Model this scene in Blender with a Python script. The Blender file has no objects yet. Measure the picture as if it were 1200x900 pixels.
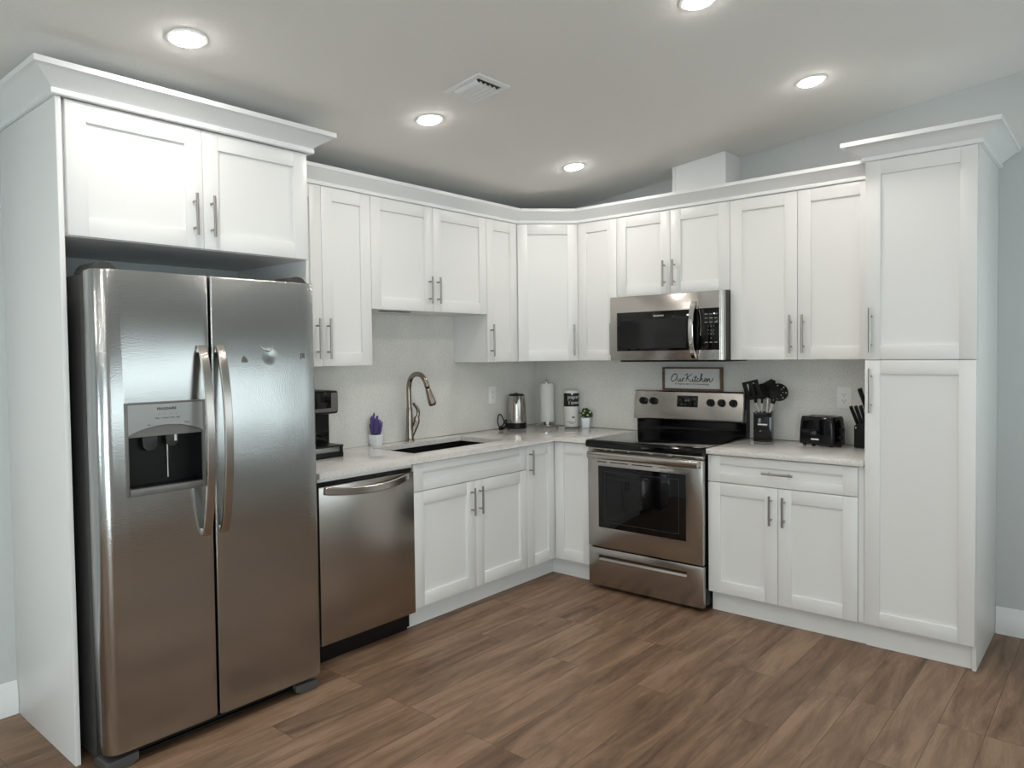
import bpy, bmesh, math, random
from mathutils import Vector, Matrix

random.seed(7)
S = bpy.context.scene
COL = S.collection
PI = math.pi

# ---------------------------------------------------------------- camera, sky, exposure
cam_data = bpy.data.cameras.new('camera')
cam = bpy.data.objects.new('camera', cam_data)
COL.objects.link(cam)
_r = Vector((0.7530282, 0.6578575, -0.0131175))
_u = Vector((-0.0105121, 0.0319614, 0.9994338))
_f = Vector((-0.6579043, 0.7524640, -0.0309833))
cam.matrix_world = Matrix(((_r.x, _u.x, -_f.x, 3.440325), (_r.y, _u.y, -_f.y, -4.441902),
                           (_r.z, _u.z, -_f.z, 1.447181), (0, 0, 0, 1)))
cam_data.sensor_width = 36.0
cam_data.sensor_fit = 'HORIZONTAL'
cam_data.lens = 858.507 / 1200 * 36
cam_data.shift_x = (600 - 577.412) / 1200
cam_data.shift_y = (441.556 - 450) / 1200
cam_data.clip_start = 0.05
S.camera = cam

S.view_settings.view_transform = 'Standard'
S.view_settings.look = 'None'
S.view_settings.gamma = 1.0
S.view_settings.use_curve_mapping = False
S.view_settings.exposure = -0.05
S.cycles.use_denoising = True
S.cycles.max_bounces = 10
S.cycles.diffuse_bounces = 6
S.cycles.glossy_bounces = 5
S.cycles.sample_clamp_indirect = 8.0

LAMP_STRENGTH = 168.0
LAMP_COLOR = (1.0, 0.945, 0.885)
FILL_LAMPS = 7.0  # power of each added, unseen fill lamp
SKY_STRENGTH = 8.0
SKY_COLOR = (0.85, 0.96, 1.0)

world = bpy.data.worlds.new('sky')
S.world = world
world.use_nodes = True
_bg = world.node_tree.nodes['Background']
_bg.inputs['Color'].default_value = (*SKY_COLOR, 1)
_bg.inputs['Strength'].default_value = SKY_STRENGTH


def portal(name, loc, rot, sx, sy):
    ld = bpy.data.lights.new(name, 'AREA')
    ld.shape = 'RECTANGLE'
    ld.size, ld.size_y = sx, sy
    ld.cycles.is_portal = True
    o = bpy.data.objects.new(name, ld)
    COL.objects.link(o)
    o.location, o.rotation_euler = loc, rot
    return o


XR, YF = 4.62, -7.2                                   # right wall, wall behind the camera
WIN_R = (-2.95, -0.08, 1.06, 2.10)                    # y0, y1, z0, z1 of the window in the right wall
WIN_D = (-6.9, -4.7, 0.06, 2.15)                          # y0, y1, z0, z1 of the glass door in the right wall, behind the camera
WIN_F = (1.3, 2.1, 1.00, 2.0)                        # x0, x1, z0, z1 of the window behind the camera
portal('window_portal', (XR + 0.05, (WIN_R[0] + WIN_R[1]) / 2, (WIN_R[2] + WIN_R[3]) / 2), (0, PI / 2, 0), WIN_R[3] - WIN_R[2], WIN_R[1] - WIN_R[0])
portal('window_portal', (XR + 0.05, (WIN_D[0] + WIN_D[1]) / 2, (WIN_D[2] + WIN_D[3]) / 2), (0, PI / 2, 0), WIN_D[3] - WIN_D[2], WIN_D[1] - WIN_D[0])
portal('window_portal', ((WIN_F[0] + WIN_F[1]) / 2, YF - 0.05, (WIN_F[2] + WIN_F[3]) / 2), (PI / 2, 0, 0), WIN_F[1] - WIN_F[0], WIN_F[3] - WIN_F[2])


# unseen lamps added as ambient fill, carrying the ceiling grid on out of frame
for _x, _y in ((2.25, -3.10), (2.25, -4.30), (0.93, -5.60), (2.25, -5.60), (3.60, -4.30), (3.60, -5.60)):
    _l = bpy.data.lights.new('fill_lamp', 'AREA')
    _l.shape = 'DISK'
    _l.size = 0.13
    _l.energy = FILL_LAMPS
    _l.color = LAMP_COLOR
    _o = bpy.data.objects.new('fill_lamp', _l)
    COL.objects.link(_o)
    _o.location = (_x, _y, 2.457 + 0.112 * _x - 0.012)
    _o.rotation_euler = (0, -math.atan(0.112), 0)


# ---------------------------------------------------------------- materials
def mat(name, color, rough=0.5, metal=0.0, spec=0.5, coat=0.0):
    m = bpy.data.materials.new(name)
    m.use_nodes = True
    b = m.node_tree.nodes['Principled BSDF']
    b.inputs['Base Color'].default_value = (*color, 1)
    b.inputs['Roughness'].default_value = rough
    b.inputs['Metallic'].default_value = metal
    b.inputs['Specular IOR Level'].default_value = spec
    b.inputs['Coat Weight'].default_value = coat
    return m


def N(m, t, **k):
    n = m.node_tree.nodes.new(t)
    for a, v in k.items():
        setattr(n, a, v)
    return n


def LK(m, a, b):
    m.node_tree.links.new(a, b)


def BS(m):
    return m.node_tree.nodes['Principled BSDF']


def coords(m, scale=(1, 1, 1), rot=(0, 0, 0)):
    tc = N(m, 'ShaderNodeTexCoord')
    geo = N(m, 'ShaderNodeNewGeometry')
    mp = N(m, 'ShaderNodeMapping')
    mp.inputs['Scale'].default_value = scale
    mp.inputs['Rotation'].default_value = rot
    LK(m, geo.outputs['Position'], mp.inputs['Vector'])
    return mp.outputs['Vector']


def noise(m, vec, scale, detail=3, rough=0.5, dist=0.0):
    n = N(m, 'ShaderNodeTexNoise')
    n.inputs['Scale'].default_value = scale
    n.inputs['Detail'].default_value = detail
    n.inputs['Roughness'].default_value = rough
    n.inputs['Distortion'].default_value = dist
    LK(m, vec, n.inputs['Vector'])
    return n.outputs['Fac']


def ramp(m, fac, stops):
    r = N(m, 'ShaderNodeValToRGB')
    el = r.color_ramp.elements
    while len(el) < len(stops):
        el.new(0.5)
    for e, (p, c) in zip(el, stops):
        e.position = p
        e.color = (*c, 1)
    LK(m, fac, r.inputs['Fac'])
    return r.outputs['Color']


def bump(m, h, strength, dist=0.001, normal=None):
    b = N(m, 'ShaderNodeBump')
    b.inputs['Strength'].default_value = strength
    b.inputs['Distance'].default_value = dist
    LK(m, h, b.inputs['Height'])
    if normal is not None:
        LK(m, normal, b.inputs['Normal'])
    LK(m, b.outputs['Normal'], BS(m).inputs['Normal'])
    return b.outputs['Normal']


def speckled(name, c0, c1, rough, scale=90, scale2=9):
    m = mat(name, c0, rough)
    v = coords(m)
    n1 = noise(m, v, scale, 4, 0.65)
    n2 = noise(m, v, scale2, 3, 0.5)
    mx = N(m, 'ShaderNodeMath', operation='MULTIPLY_ADD')
    LK(m, n2, mx.inputs[0])
    mx.inputs[1].default_value = 0.35
    LK(m, n1, mx.inputs[2])
    LK(m, ramp(m, mx.outputs[0], [(0.48, c0), (0.86, c1)]), BS(m).inputs['Base Color'])
    return m


M = {}
M['white'] = mat('white_lacquer', (0.80, 0.80, 0.79), 0.34)
M['trim'] = mat('white_trim_paint', (0.80, 0.81, 0.81), 0.38)
M['wall'] = mat('blue_grey_wall_paint', (0.56, 0.58, 0.58), 0.6)
_v = coords(M['wall'])
bump(M['wall'], noise(M['wall'], _v, 130, 3), 0.12, 0.002)
M['ceiling'] = mat('ceiling_paint', (0.80, 0.79, 0.765), 0.85)
_v = coords(M['ceiling'])
bump(M['ceiling'], noise(M['ceiling'], _v, 55, 4, 0.6), 0.3, 0.004)
M['quartz'] = speckled('warm_white_quartz', (0.62, 0.595, 0.57), (0.78, 0.76, 0.735), 0.06)
M['splash'] = speckled('grey_white_stone_slab', (0.63, 0.625, 0.59), (0.80, 0.79, 0.755), 0.28, 95, 5)

# vinyl planks running along y
m = M['floor'] = mat('brown_vinyl_planks', (0.2, 0.12, 0.08), 0.45, 0, 0.35)
tc = N(m, 'ShaderNodeNewGeometry')
sp = N(m, 'ShaderNodeSeparateXYZ')
LK(m, tc.outputs['Position'], sp.inputs[0])
cb = N(m, 'ShaderNodeCombineXYZ')
LK(m, sp.outputs['Y'], cb.inputs['X'])
LK(m, sp.outputs['X'], cb.inputs['Y'])
bk = N(m, 'ShaderNodeTexBrick')
bk.offset = 0.37
bk.offset_frequency = 3
bk.inputs['Scale'].default_value = 1.0
bk.inputs['Mortar Size'].default_value = 0.0011
bk.inputs['Mortar Smooth'].default_value = 0.3
bk.inputs['Brick Width'].default_value = 1.22
bk.inputs['Row Height'].default_value = 0.152
bk.inputs['Color1'].default_value = (0, 0, 0, 1)
bk.inputs['Color2'].default_value = (1, 1, 1, 1)
bk.inputs['Mortar'].default_value = (0.5, 0.5, 0.5, 1)
LK(m, cb.outputs[0], bk.inputs['Vector'])
# shift the grain per plank
ad = N(m, 'ShaderNodeVectorMath', operation='MULTIPLY_ADD')
LK(m, bk.outputs['Color'], ad.inputs[0])
ad.inputs[1].default_value = (7.0, 3.0, 5.0)
LK(m, tc.outputs['Position'], ad.inputs[2])
mp = N(m, 'ShaderNodeMapping')
mp.inputs['Scale'].default_value = (11, 1.3, 1)
LK(m, ad.outputs[0], mp.inputs['Vector'])
g1 = noise(m, mp.outputs[0], 1.4, 7, 0.66, 0.6)
mp2 = N(m, 'ShaderNodeMapping')
mp2.inputs['Scale'].default_value = (110, 8.0, 1)
LK(m, ad.outputs[0], mp2.inputs['Vector'])
g2 = noise(m, mp2.outputs[0], 2.0, 4, 0.6, 0.3)
mp3 = N(m, 'ShaderNodeMapping')
mp3.inputs['Scale'].default_value = (4.0, 0.9, 1)
LK(m, ad.outputs[0], mp3.inputs['Vector'])
g3 = noise(m, mp3.outputs[0], 1.3, 3, 0.5, 0.8)
s1 = N(m, 'ShaderNodeMath', operation='MULTIPLY_ADD')
LK(m, g2, s1.inputs[0]); s1.inputs[1].default_value = 0.22; LK(m, g1, s1.inputs[2])
s2 = N(m, 'ShaderNodeMath', operation='MULTIPLY_ADD')
LK(m, g3, s2.inputs[0]); s2.inputs[1].default_value = 0.30; LK(m, s1.outputs[0], s2.inputs[2])
s3 = N(m, 'ShaderNodeMath', operation='MULTIPLY_ADD')
LK(m, bk.outputs['Color'], s3.inputs[0]); s3.inputs[1].default_value = 0.15; LK(m, s2.outputs[0], s3.inputs[2])
wood = ramp(m, s3.outputs[0], [(0.54, (0.065, 0.035, 0.020)), (0.71, (0.140, 0.081, 0.048)), (0.85, (0.205, 0.124, 0.077)), (1.02, (0.285, 0.182, 0.117))])
mxc = N(m, 'ShaderNodeMix', data_type='RGBA')
LK(m, bk.outputs['Fac'], mxc.inputs[0])
LK(m, wood, mxc.inputs[6])
mxc.inputs[7].default_value = (0.06, 0.033, 0.02, 1)
LK(m, mxc.outputs[2], BS(m).inputs['Base Color'])
bump(m, g2, 0.12, 0.001)


def steel(name, color, rough, brush=(1, 1, 60), amt=0.1, bumpy=0.0):
    m = mat(name, color, rough, 1.0)
    v = coords(m, brush)
    n = noise(m, v, 12, 3, 0.6)
    r = N(m, 'ShaderNodeMapRange')
    LK(m, n, r.inputs[0])
    r.inputs[3].default_value = rough - amt
    r.inputs[4].default_value = rough + amt
    LK(m, r.outputs[0], BS(m).inputs['Roughness'])
    return m, v


M['steel'], _ = steel('brushed_steel', (0.47, 0.44, 0.41), 0.22, (2, 2, 200), 0.01)
M['steel_v'], _ = steel('satin_steel', (0.45, 0.42, 0.39), 0.24, (2, 2, 200), 0.01)
M['nickel'] = mat('satin_nickel', (0.36, 0.34, 0.32), 0.30, 1.0)
M['faucet'] = mat('brushed_nickel_faucet', (0.30, 0.26, 0.225), 0.22, 1.0)
M['chrome'] = mat('polished_chrome', (0.72, 0.71, 0.70), 0.10, 1.0)
# refrigerator skin: fine orange-peel embossing and slight waviness
m, _ = steel('embossed_steel', (0.46, 0.465, 0.46), 0.17, (260, 260, 260), 0.02)
M['fridge'] = m
v = coords(m)
v = coords(m)
nf = noise(m, v, 250, 2, 0.5)
b1 = N(m, 'ShaderNodeBump')
b1.inputs['Strength'].default_value = 0.30
b1.inputs['Distance'].default_value = 0.0012
LK(m, nf, b1.inputs['Height'])
nl = noise(m, v, 2.6, 1, 0.4)
dn = N(m, 'ShaderNodeVectorMath', operation='DISTANCE')
gp = N(m, 'ShaderNodeNewGeometry')
LK(m, gp.outputs['Position'], dn.inputs[0])
dn.inputs[1].default_value = (0.792, -2.792, 1.452)      # the knock in the right-hand door
dm = N(m, 'ShaderNodeMapRange', interpolation_type='SMOOTHSTEP')
LK(m, dn.outputs['Value'], dm.inputs[0])
dm.inputs[1].default_value, dm.inputs[2].default_value = 0.0, 0.040
dm.inputs[3].default_value, dm.inputs[4].default_value = -0.24, 0.0
da = N(m, 'ShaderNodeMath', operation='ADD')
LK(m, nl, da.inputs[0])
LK(m, dm.outputs[0], da.inputs[1])
bump(m, da.outputs[0], 0.7, 0.010, b1.outputs['Normal'])
M['black'] = mat('black_plastic', (0.005, 0.005, 0.0055), 0.35, 0, 0.28)
M['gloss_black'] = mat('black_glass', (0.003, 0.003, 0.0035), 0.05, 0, 0.38)
M['black_satin'] = mat('black_silicone', (0.004, 0.004, 0.004), 0.5, 0, 0.2)
M['dark_grey'] = mat('dark_grey_paint', (0.035, 0.034, 0.033), 0.4)
M['cover_grey'] = mat('charcoal_plastic', (0.07, 0.068, 0.066), 0.4)
M['mid_grey'] = mat('grey_plastic', (0.16, 0.155, 0.15), 0.35, 0.3)
M['disp_panel'] = mat('silver_grey_panel', (0.33, 0.335, 0.33), 0.35, 0.6)
M['white_plastic'] = mat('white_plastic', (0.86, 0.86, 0.84), 0.3)
M['paper'] = mat('white_paper', (0.78, 0.78, 0.76), 0.9)
_v = coords(M['paper'])
bump(M['paper'], noise(M['paper'], _v, 300, 2), 0.3, 0.001)
M['film'] = mat('white_wrap_film', (0.76, 0.75, 0.72), 0.3)
M['sink'] = mat('black_composite_sink', (0.007, 0.0065, 0.0065), 0.45, 0, 0.3)
M['pot'] = mat('white_ceramic', (0.82, 0.84, 0.87), 0.3)
M['soil'] = mat('dark_soil', (0.015, 0.012, 0.01), 0.9)
M['lav'] = mat('lavender_purple', (0.10, 0.065, 0.23), 0.7)
M['leaf'] = mat('green_leaves', (0.035, 0.075, 0.018), 0.5)
_v = coords(M['leaf'])
LK(M['leaf'], ramp(M['leaf'], noise(M['leaf'], _v, 60, 2), [(0.35, (0.012, 0.025, 0.008)), (0.65, (0.07, 0.13, 0.03))]), BS(M['leaf']).inputs['Base Color'])
M['blossom'] = mat('pale_blossom', (0.62, 0.68, 0.45), 0.6)
M['frame_wood'] = mat('brown_wood', (0.14, 0.085, 0.05), 0.55)
_v = coords(M['frame_wood'], (4, 4, 40))
LK(M['frame_wood'], ramp(M['frame_wood'], noise(M['frame_wood'], _v, 6, 3), [(0.3, (0.085, 0.048, 0.028)), (0.7, (0.21, 0.13, 0.08))]), BS(M['frame_wood']).inputs['Base Color'])
M['board'] = mat('white_sign_board', (0.66, 0.67, 0.66), 0.6)
M['ink'] = mat('black_ink', (0.01, 0.01, 0.01), 0.6)
M['grey_ink'] = mat('grey_ink', (0.32, 0.32, 0.32), 0.5)
M['white_ink'] = mat('white_ink', (0.75, 0.75, 0.75), 0.5)
M['residue'] = mat('grey_adhesive', (0.13, 0.13, 0.12), 0.9)


def pane(name, tint):
    m = bpy.data.materials.new(name)
    m.use_nodes = True
    nt = m.node_tree
    nt.nodes.clear()
    tr = nt.nodes.new('ShaderNodeBsdfTransparent')
    tr.inputs['Color'].default_value = (*tint, 1)
    gl = nt.nodes.new('ShaderNodeBsdfGlossy')
    gl.inputs['Roughness'].default_value = 0.02
    mx = nt.nodes.new('ShaderNodeMixShader')
    mx.inputs[0].default_value = 0.05
    o = nt.nodes.new('ShaderNodeOutputMaterial')
    nt.links.new(tr.outputs[0], mx.inputs[1])
    nt.links.new(gl.outputs[0], mx.inputs[2])
    nt.links.new(mx.outputs[0], o.inputs[0])
    return m


M['glass'] = pane('window_glass', (0.95, 0.97, 0.97))
M['tinted_glass'] = pane('tinted_window_glass', (0.60, 0.605, 0.60))
M['dim_icon'] = mat('grey_key_print', (0.25, 0.25, 0.25), 0.5)
m = M['lamp'] = bpy.data.materials.new('lamp_diffuser')
m.use_nodes = True
m.node_tree.nodes.clear()
_e = m.node_tree.nodes.new('ShaderNodeEmission')
_e.inputs['Color'].default_value = (*LAMP_COLOR, 1)
_e.inputs['Strength'].default_value = LAMP_STRENGTH
_o = m.node_tree.nodes.new('ShaderNodeOutputMaterial')
m.node_tree.links.new(_e.outputs[0], _o.inputs[0])

# ---------------------------------------------------------------- mesh helpers
ORG = {}
RW = lambda u, d, z: (u, -d, z)          # things on the back wall: u right, d out of the wall
LW = lambda u, d, z: (d, u, z)           # things on the left wall
ID = lambda x, y, z: (x, y, z)


def turned(cx, cy, cz, a):
    ca, sa = math.cos(a), math.sin(a)
    return lambda x, y, z: (cx + x * ca - y * sa, cy + x * sa + y * ca, cz + z)


class MB:
    def __init__(self, f=ID):
        self.bm = bmesh.new()
        self.f = f

    def merge(self, t, f=None):
        f = f or (lambda *p: p)
        mp = {}
        for v in t.verts:
            mp[v] = self.bm.verts.new(f(*v.co))
        for fc in t.faces:
            try:
                self.bm.faces.new([mp[v] for v in fc.verts])
            except ValueError:
                pass
        t.free()
        return self

    def box(self, a0, a1, b0, b1, c0, c1, bev=0.0, seg=2, f=None):
        t = bmesh.new()
        vs = [t.verts.new((x, y, z)) for x in (a0, a1) for y in (b0, b1) for z in (c0, c1)]
        for q in ((0, 1, 3, 2), (4, 6, 7, 5), (0, 4, 5, 1), (2, 3, 7, 6), (0, 2, 6, 4), (1, 5, 7, 3)):
            t.faces.new([vs[i] for i in q])
        if bev > 0:
            bev = min(bev, 0.49 * min(abs(a1 - a0), abs(b1 - b0), abs(c1 - c0)))
            bmesh.ops.bevel(t, geom=list(t.edges), offset=bev, segments=seg, profile=0.5, affect='EDGES')
        return self.merge(t, f)

    def tube(self, pts, r, n=10, caps=True, flat=None, up=None):
        """r: radius or list; flat: (w, h) factors for an oval section"""
        pts = [Vector(p) for p in pts]
        rs = r if isinstance(r, (list, tuple)) else [r] * len(pts)
        t = bmesh.new()
        rings = []
        prev = None
        for i, p in enumerate(pts):
            d = (pts[min(i + 1, len(pts) - 1)] - pts[max(i - 1, 0)]).normalized()
            if prev is None:
                ref = Vector(up) if up else (Vector((0, 0, 1)) if abs(d.z) < 0.9 else Vector((1, 0, 0)))
                a = (ref - d * ref.dot(d)).normalized()
            else:
                a = (prev - d * prev.dot(d)).normalized()
            prev = a
            b = d.cross(a)
            fa, fb = flat or (1, 1)
            rings.append([t.verts.new(p + (a * math.cos(2 * PI * k / n) * fa + b * math.sin(2 * PI * k / n) * fb) * rs[i]) for k in range(n)])
        for r0, r1 in zip(rings, rings[1:]):
            for k in range(n):
                t.faces.new((r0[k], r0[(k + 1) % n], r1[(k + 1) % n], r1[k]))
        if caps:
            t.faces.new(rings[0][::-1])
            t.faces.new(rings[-1])
        return self.merge(t)

    def strip(self, pts, w, h, up, bev=0.0):
        """a rectangular bar along a path; w across, h along up"""
        pts = [Vector(p) for p in pts]
        up = Vector(up)
        t = bmesh.new()
        rings = []
        for i, p in enumerate(pts):
            d = (pts[min(i + 1, len(pts) - 1)] - pts[max(i - 1, 0)]).normalized()
            s = d.cross(up).normalized()
            q = s.cross(d).normalized()
            c = min(w, h) * 0.25
            sec = [(-w / 2 + c, -h / 2), (w / 2 - c, -h / 2), (w / 2, -h / 2 + c), (w / 2, h / 2 - c), (w / 2 - c, h / 2), (-w / 2 + c, h / 2), (-w / 2, h / 2 - c), (-w / 2, -h / 2 + c)]
            rings.append([t.verts.new(p + s * x + q * y) for x, y in sec])
        n = 8
        for r0, r1 in zip(rings, rings[1:]):
            for k in range(n):
                t.faces.new((r0[k], r0[(k + 1) % n], r1[(k + 1) % n], r1[k]))
        t.faces.new(rings[0][::-1])
        t.faces.new(rings[-1])
        return self.merge(t)

    def lathe(self, prof, n=32, c=(0, 0, 0), f=None):
        t = bmesh.new()
        rings = []
        for r, z in prof:
            if r < 1e-6:
                rings.append([t.verts.new((c[0], c[1], c[2] + z))])
            else:
                rings.append([t.verts.new((c[0] + r * math.cos(2 * PI * k / n), c[1] + r * math.sin(2 * PI * k / n), c[2] + z)) for k in range(n)])
        for a, b in zip(rings, rings[1:]):
            for k in range(n):
                k2 = (k + 1) % n
                if len(a) == 1 and len(b) == 1:
                    continue
                if len(a) == 1:
                    t.faces.new((a[0], b[k2], b[k]))
                elif len(b) == 1:
                    t.faces.new((a[k], a[k2], b[0]))
                else:
                    t.faces.new((a[k], a[k2], b[k2], b[k]))
        if len(rings[0]) > 1:
            t.faces.new(rings[0][::-1])
        if len(rings[-1]) > 1:
            t.faces.new(rings[-1])
        return self.merge(t, f)

    def prism(self, poly, h0, h1, f=None, bev=0.0):
        """poly in the first two axes, extruded along the third"""
        t = bmesh.new()
        a = [t.verts.new((x, y, h0)) for x, y in poly]
        b = [t.verts.new((x, y, h1)) for x, y in poly]
        n = len(poly)
        t.faces.new(a[::-1])
        t.faces.new(b)
        for k in range(n):
            t.faces.new((a[k], a[(k + 1) % n], b[(k + 1) % n], b[k]))
        if bev:
            bmesh.ops.bevel(t, geom=list(t.edges), offset=bev, segments=2, profile=0.5, affect='EDGES')
        return self.merge(t, f)

    def sphere(self, c, r, seg=12, sc=(1, 1, 1)):
        t = bmesh.new()
        bmesh.ops.create_uvsphere(t, u_segments=seg, v_segments=max(6, seg // 2), radius=1)
        return self.merge(t, lambda x, y, z: (c[0] + x * r * sc[0], c[1] + y * r * sc[1], c[2] + z * r * sc[2]))

    def text(self, s, size, place, align='CENTER', spacing=1.0, bold=0.0, thick=0.0004):
        """place(x, y, h) gives the point for text coordinates x, y and height h above the surface"""
        cu = bpy.data.curves.new('lettering', 'FONT')
        cu.body = s
        cu.size = size
        cu.align_x = align
        cu.space_character = spacing
        cu.offset = bold
        cu.resolution_u = 3
        o = bpy.data.objects.new('lettering', cu)
        COL.objects.link(o)
        dg = bpy.context.evaluated_depsgraph_get()
        me = bpy.data.meshes.new_from_object(o.evaluated_get(dg))
        t = bmesh.new()
        t.from_mesh(me)
        r = bmesh.ops.extrude_face_region(t, geom=list(t.faces))
        for e in r['geom']:
            if isinstance(e, bmesh.types.BMVert):
                e.co.z += thick
        bpy.data.objects.remove(o)
        bpy.data.curves.remove(cu)
        bpy.data.meshes.remove(me)
        return self.merge(t, place)

    def build(self, name, material, parent=None, origin=None, sharp=35):
        bm = self.bm
        for v in bm.verts:
            v.co = Vector(self.f(*v.co))
        if origin is None:
            origin = ORG[parent] if parent is not None else Vector((0, 0, 0))
        origin = Vector(origin)
        for v in bm.verts:
            v.co -= origin
        bmesh.ops.recalc_face_normals(bm, faces=list(bm.faces))
        me = bpy.data.meshes.new(name)
        for fc in bm.faces:
            fc.smooth = True
        bm.to_mesh(me)
        bm.free()
        me.set_sharp_from_angle(angle=math.radians(sharp))
        me.materials.append(material)
        o = bpy.data.objects.new(name, me)
        COL.objects.link(o)
        if parent is not None:
            o.parent = parent
        else:
            o.location = origin
        ORG[o] = origin
        return o


def cut(o, cutters):
    """subtract closed meshes (objects) from o and bake the result"""
    for c in cutters:
        c.parent = None
        c.location = ORG[c]
        md = o.modifiers.new('cut', 'BOOLEAN')
        md.operation = 'DIFFERENCE'
        md.object = c
        md.solver = 'EXACT'
    dg = bpy.context.evaluated_depsgraph_get()
    me = bpy.data.meshes.new_from_object(o.evaluated_get(dg))
    old = o.data
    o.modifiers.clear()
    o.data = me
    me.set_sharp_from_angle(angle=math.radians(35))
    bpy.data.meshes.remove(old)
    for c in cutters:
        ORG.pop(c, None)
        bpy.data.objects.remove(c)


def tag(o, label, cat, group=None):
    o['label'] = label
    o['category'] = cat
    if group:
        o['group'] = group
    return o


def thing(name, label, cat, loc=(0, 0, 0), group=None):
    o = bpy.data.objects.new(name, None)
    o.empty_display_size = 0.1
    COL.objects.link(o)
    o.location = loc
    ORG[o] = Vector(loc)
    return tag(o, label, cat, group)


def struct(name, mb, material):
    o = mb.build(name, material)
    o['kind'] = 'structure'
    return o


def arc(fn, n):
    return [fn(i / (n - 1)) for i in range(n)]


def catmull(pts, k=6):
    pts = [Vector(p) for p in pts]
    out = []
    P = [pts[0] * 2 - pts[1]] + pts + [pts[-1] * 2 - pts[-2]]
    for i in range(1, len(P) - 2):
        for j in range(k):
            t = j / k
            a, b, c, d = P[i - 1], P[i], P[i + 1], P[i + 2]
            out.append(0.5 * ((2 * b) + (c - a) * t + (2 * a - 5 * b + 4 * c - d) * t * t + (3 * b - a - 3 * c + d) * t ** 3))
    out.append(pts[-1])
    return out


# ---------------------------------------------------------------- room shell
CZ = lambda x: 2.457 + 0.112 * x                       # underside of the sloped ceiling
T = 0.12
struct('floor', MB().box(-T, XR + T, YF - T, T, -0.08, 0.0), M['floor'])
c = MB()
c.prism([(-T, CZ(-T)), (XR + T, CZ(XR + T)), (XR + T, CZ(XR + T) + 0.1), (-T, CZ(-T) + 0.1)], YF - T, T, f=lambda x, z, y: (x, y, z))
struct('ceiling', c, M['ceiling'])
struct('wall_left', MB().box(-T, 0, YF, 0, 0, CZ(0) - 0.0135), M['wall'])
c = MB()
c.prism([(-T, 0), (XR + T, 0), (XR + T, CZ(XR + T)), (-T, CZ(-T))], 0, T, f=lambda x, z, y: (x, y, z))
struct('wall_back', c, M['wall'])
c = MB()
y0, y1, z0, z1 = WIN_R
c.box(XR, XR + T, y1, 0, 0, CZ(XR)).box(XR, XR + T, y0, y1, 0, z0).box(XR, XR + T, y0, y1, z1, CZ(XR))
y2, y3, z2, z3 = WIN_D
c.box(XR, XR + T, YF, y2, 0, CZ(XR)).box(XR, XR + T, y3, y0, 0, CZ(XR)).box(XR, XR + T, y2, y3, 0, z2).box(XR, XR + T, y2, y3, z3, CZ(XR))
struct('wall_right', c, M['wall'])
c = MB()
x0, x1, z0, z1 = WIN_F
wf = lambda x, z, y: (x, y, z)
c.prism([(-T, 0), (x0, 0), (x0, CZ(x0)), (-T, CZ(-T))], YF - T, YF, f=wf)
c.prism([(x1, 0), (XR + T, 0), (XR + T, CZ(XR + T)), (x1, CZ(x1))], YF - T, YF, f=wf)
c.prism([(x0, 0), (x1, 0), (x1, z0), (x0, z0)], YF - T, YF, f=wf)
c.prism([(x0, z1), (x1, z1), (x1, CZ(x1)), (x0, CZ(x0))], YF - T, YF, f=wf)
struct('wall_front', c, M['wall'])


def window(name, f, a0, a1, z0, z1, mull, glass='glass'):
    c = MB(f)
    w = 0.045
    c.box(a0, a1, 0, 0.06, z0, z0 + w).box(a0, a1, 0, 0.06, z1 - w, z1).box(a0, a0 + w, 0, 0.06, z0 + w, z1 - w).box(a1 - w, a1, 0, 0.06, z0 + w, z1 - w)
    for k in range(1, mull):
        a = a0 + (a1 - a0) * k / mull
        c.box(a - 0.025, a + 0.025, 0, 0.06, z0 + w, z1 - w)
    o = struct(name, c, M['trim'])
    g = MB(f)
    g.box(a0 + w, a1 - w, 0.028, 0.032, z0 + w, z1 - w)
    g.build('window_glass', M[glass], o)


window('window_1', lambda a, d, z: (XR + 0.02 + d, a, z), *WIN_R, 2, 'tinted_glass')
window('window_3', lambda a, d, z: (XR + 0.02 + d, a, z), *WIN_D, 2)
window('window_2', lambda a, d, z: (a, YF - 0.02 - d, z), *WIN_F, 2)


def sweep(path, prof, f=None):
    """path: plan polyline, profile (out, z) to the right-hand side of the travel; mitred corners"""
    pts = [Vector((x, y)) for x, y in path]
    nrm = []
    for a, b in zip(pts, pts[1:]):
        d = (b - a).normalized()
        nrm.append(Vector((d.y, -d.x)))
    t = bmesh.new()
    rings = []
    for i, p in enumerate(pts):
        if i == 0:
            o = nrm[0]
        elif i == len(pts) - 1:
            o = nrm[-1]
        else:
            o = nrm[i - 1] + nrm[i]
            o = o / o.dot(nrm[i])
        rings.append([t.verts.new((p.x + o.x * q, p.y + o.y * q, z)) for q, z in prof])
    n = len(prof)
    for a, b in zip(rings, rings[1:]):
        for k in range(n):
            t.faces.new((a[k], a[(k + 1) % n], b[(k + 1) % n], b[k]))
    t.faces.new(rings[0][::-1])
    t.faces.new(rings[-1])
    return t


BB = [(0, 0), (0.014, 0), (0.014, 0.092), (0.011, 0.098), (0.011, 0.106), (0.0085, 0.112), (0.0085, 0.120), (0.003, 0.136), (0, 0.136)]
c = MB(); c.merge(sweep([(0, YF + 0.02), (0, -3.503)], BB)); struct('baseboard_left', c, M['trim'])
c = MB(); c.merge(sweep([(2.929, 0), (XR - 0.016, 0)], BB)); struct('baseboard_back', c, M['trim'])
c = MB(); c.merge(sweep([(XR, -0.001), (XR, YF + 0.02)], BB)); struct('baseboard_right', c, M['trim'])

# ---------------------------------------------------------------- cabinet parts
ZC = 0.912


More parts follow.
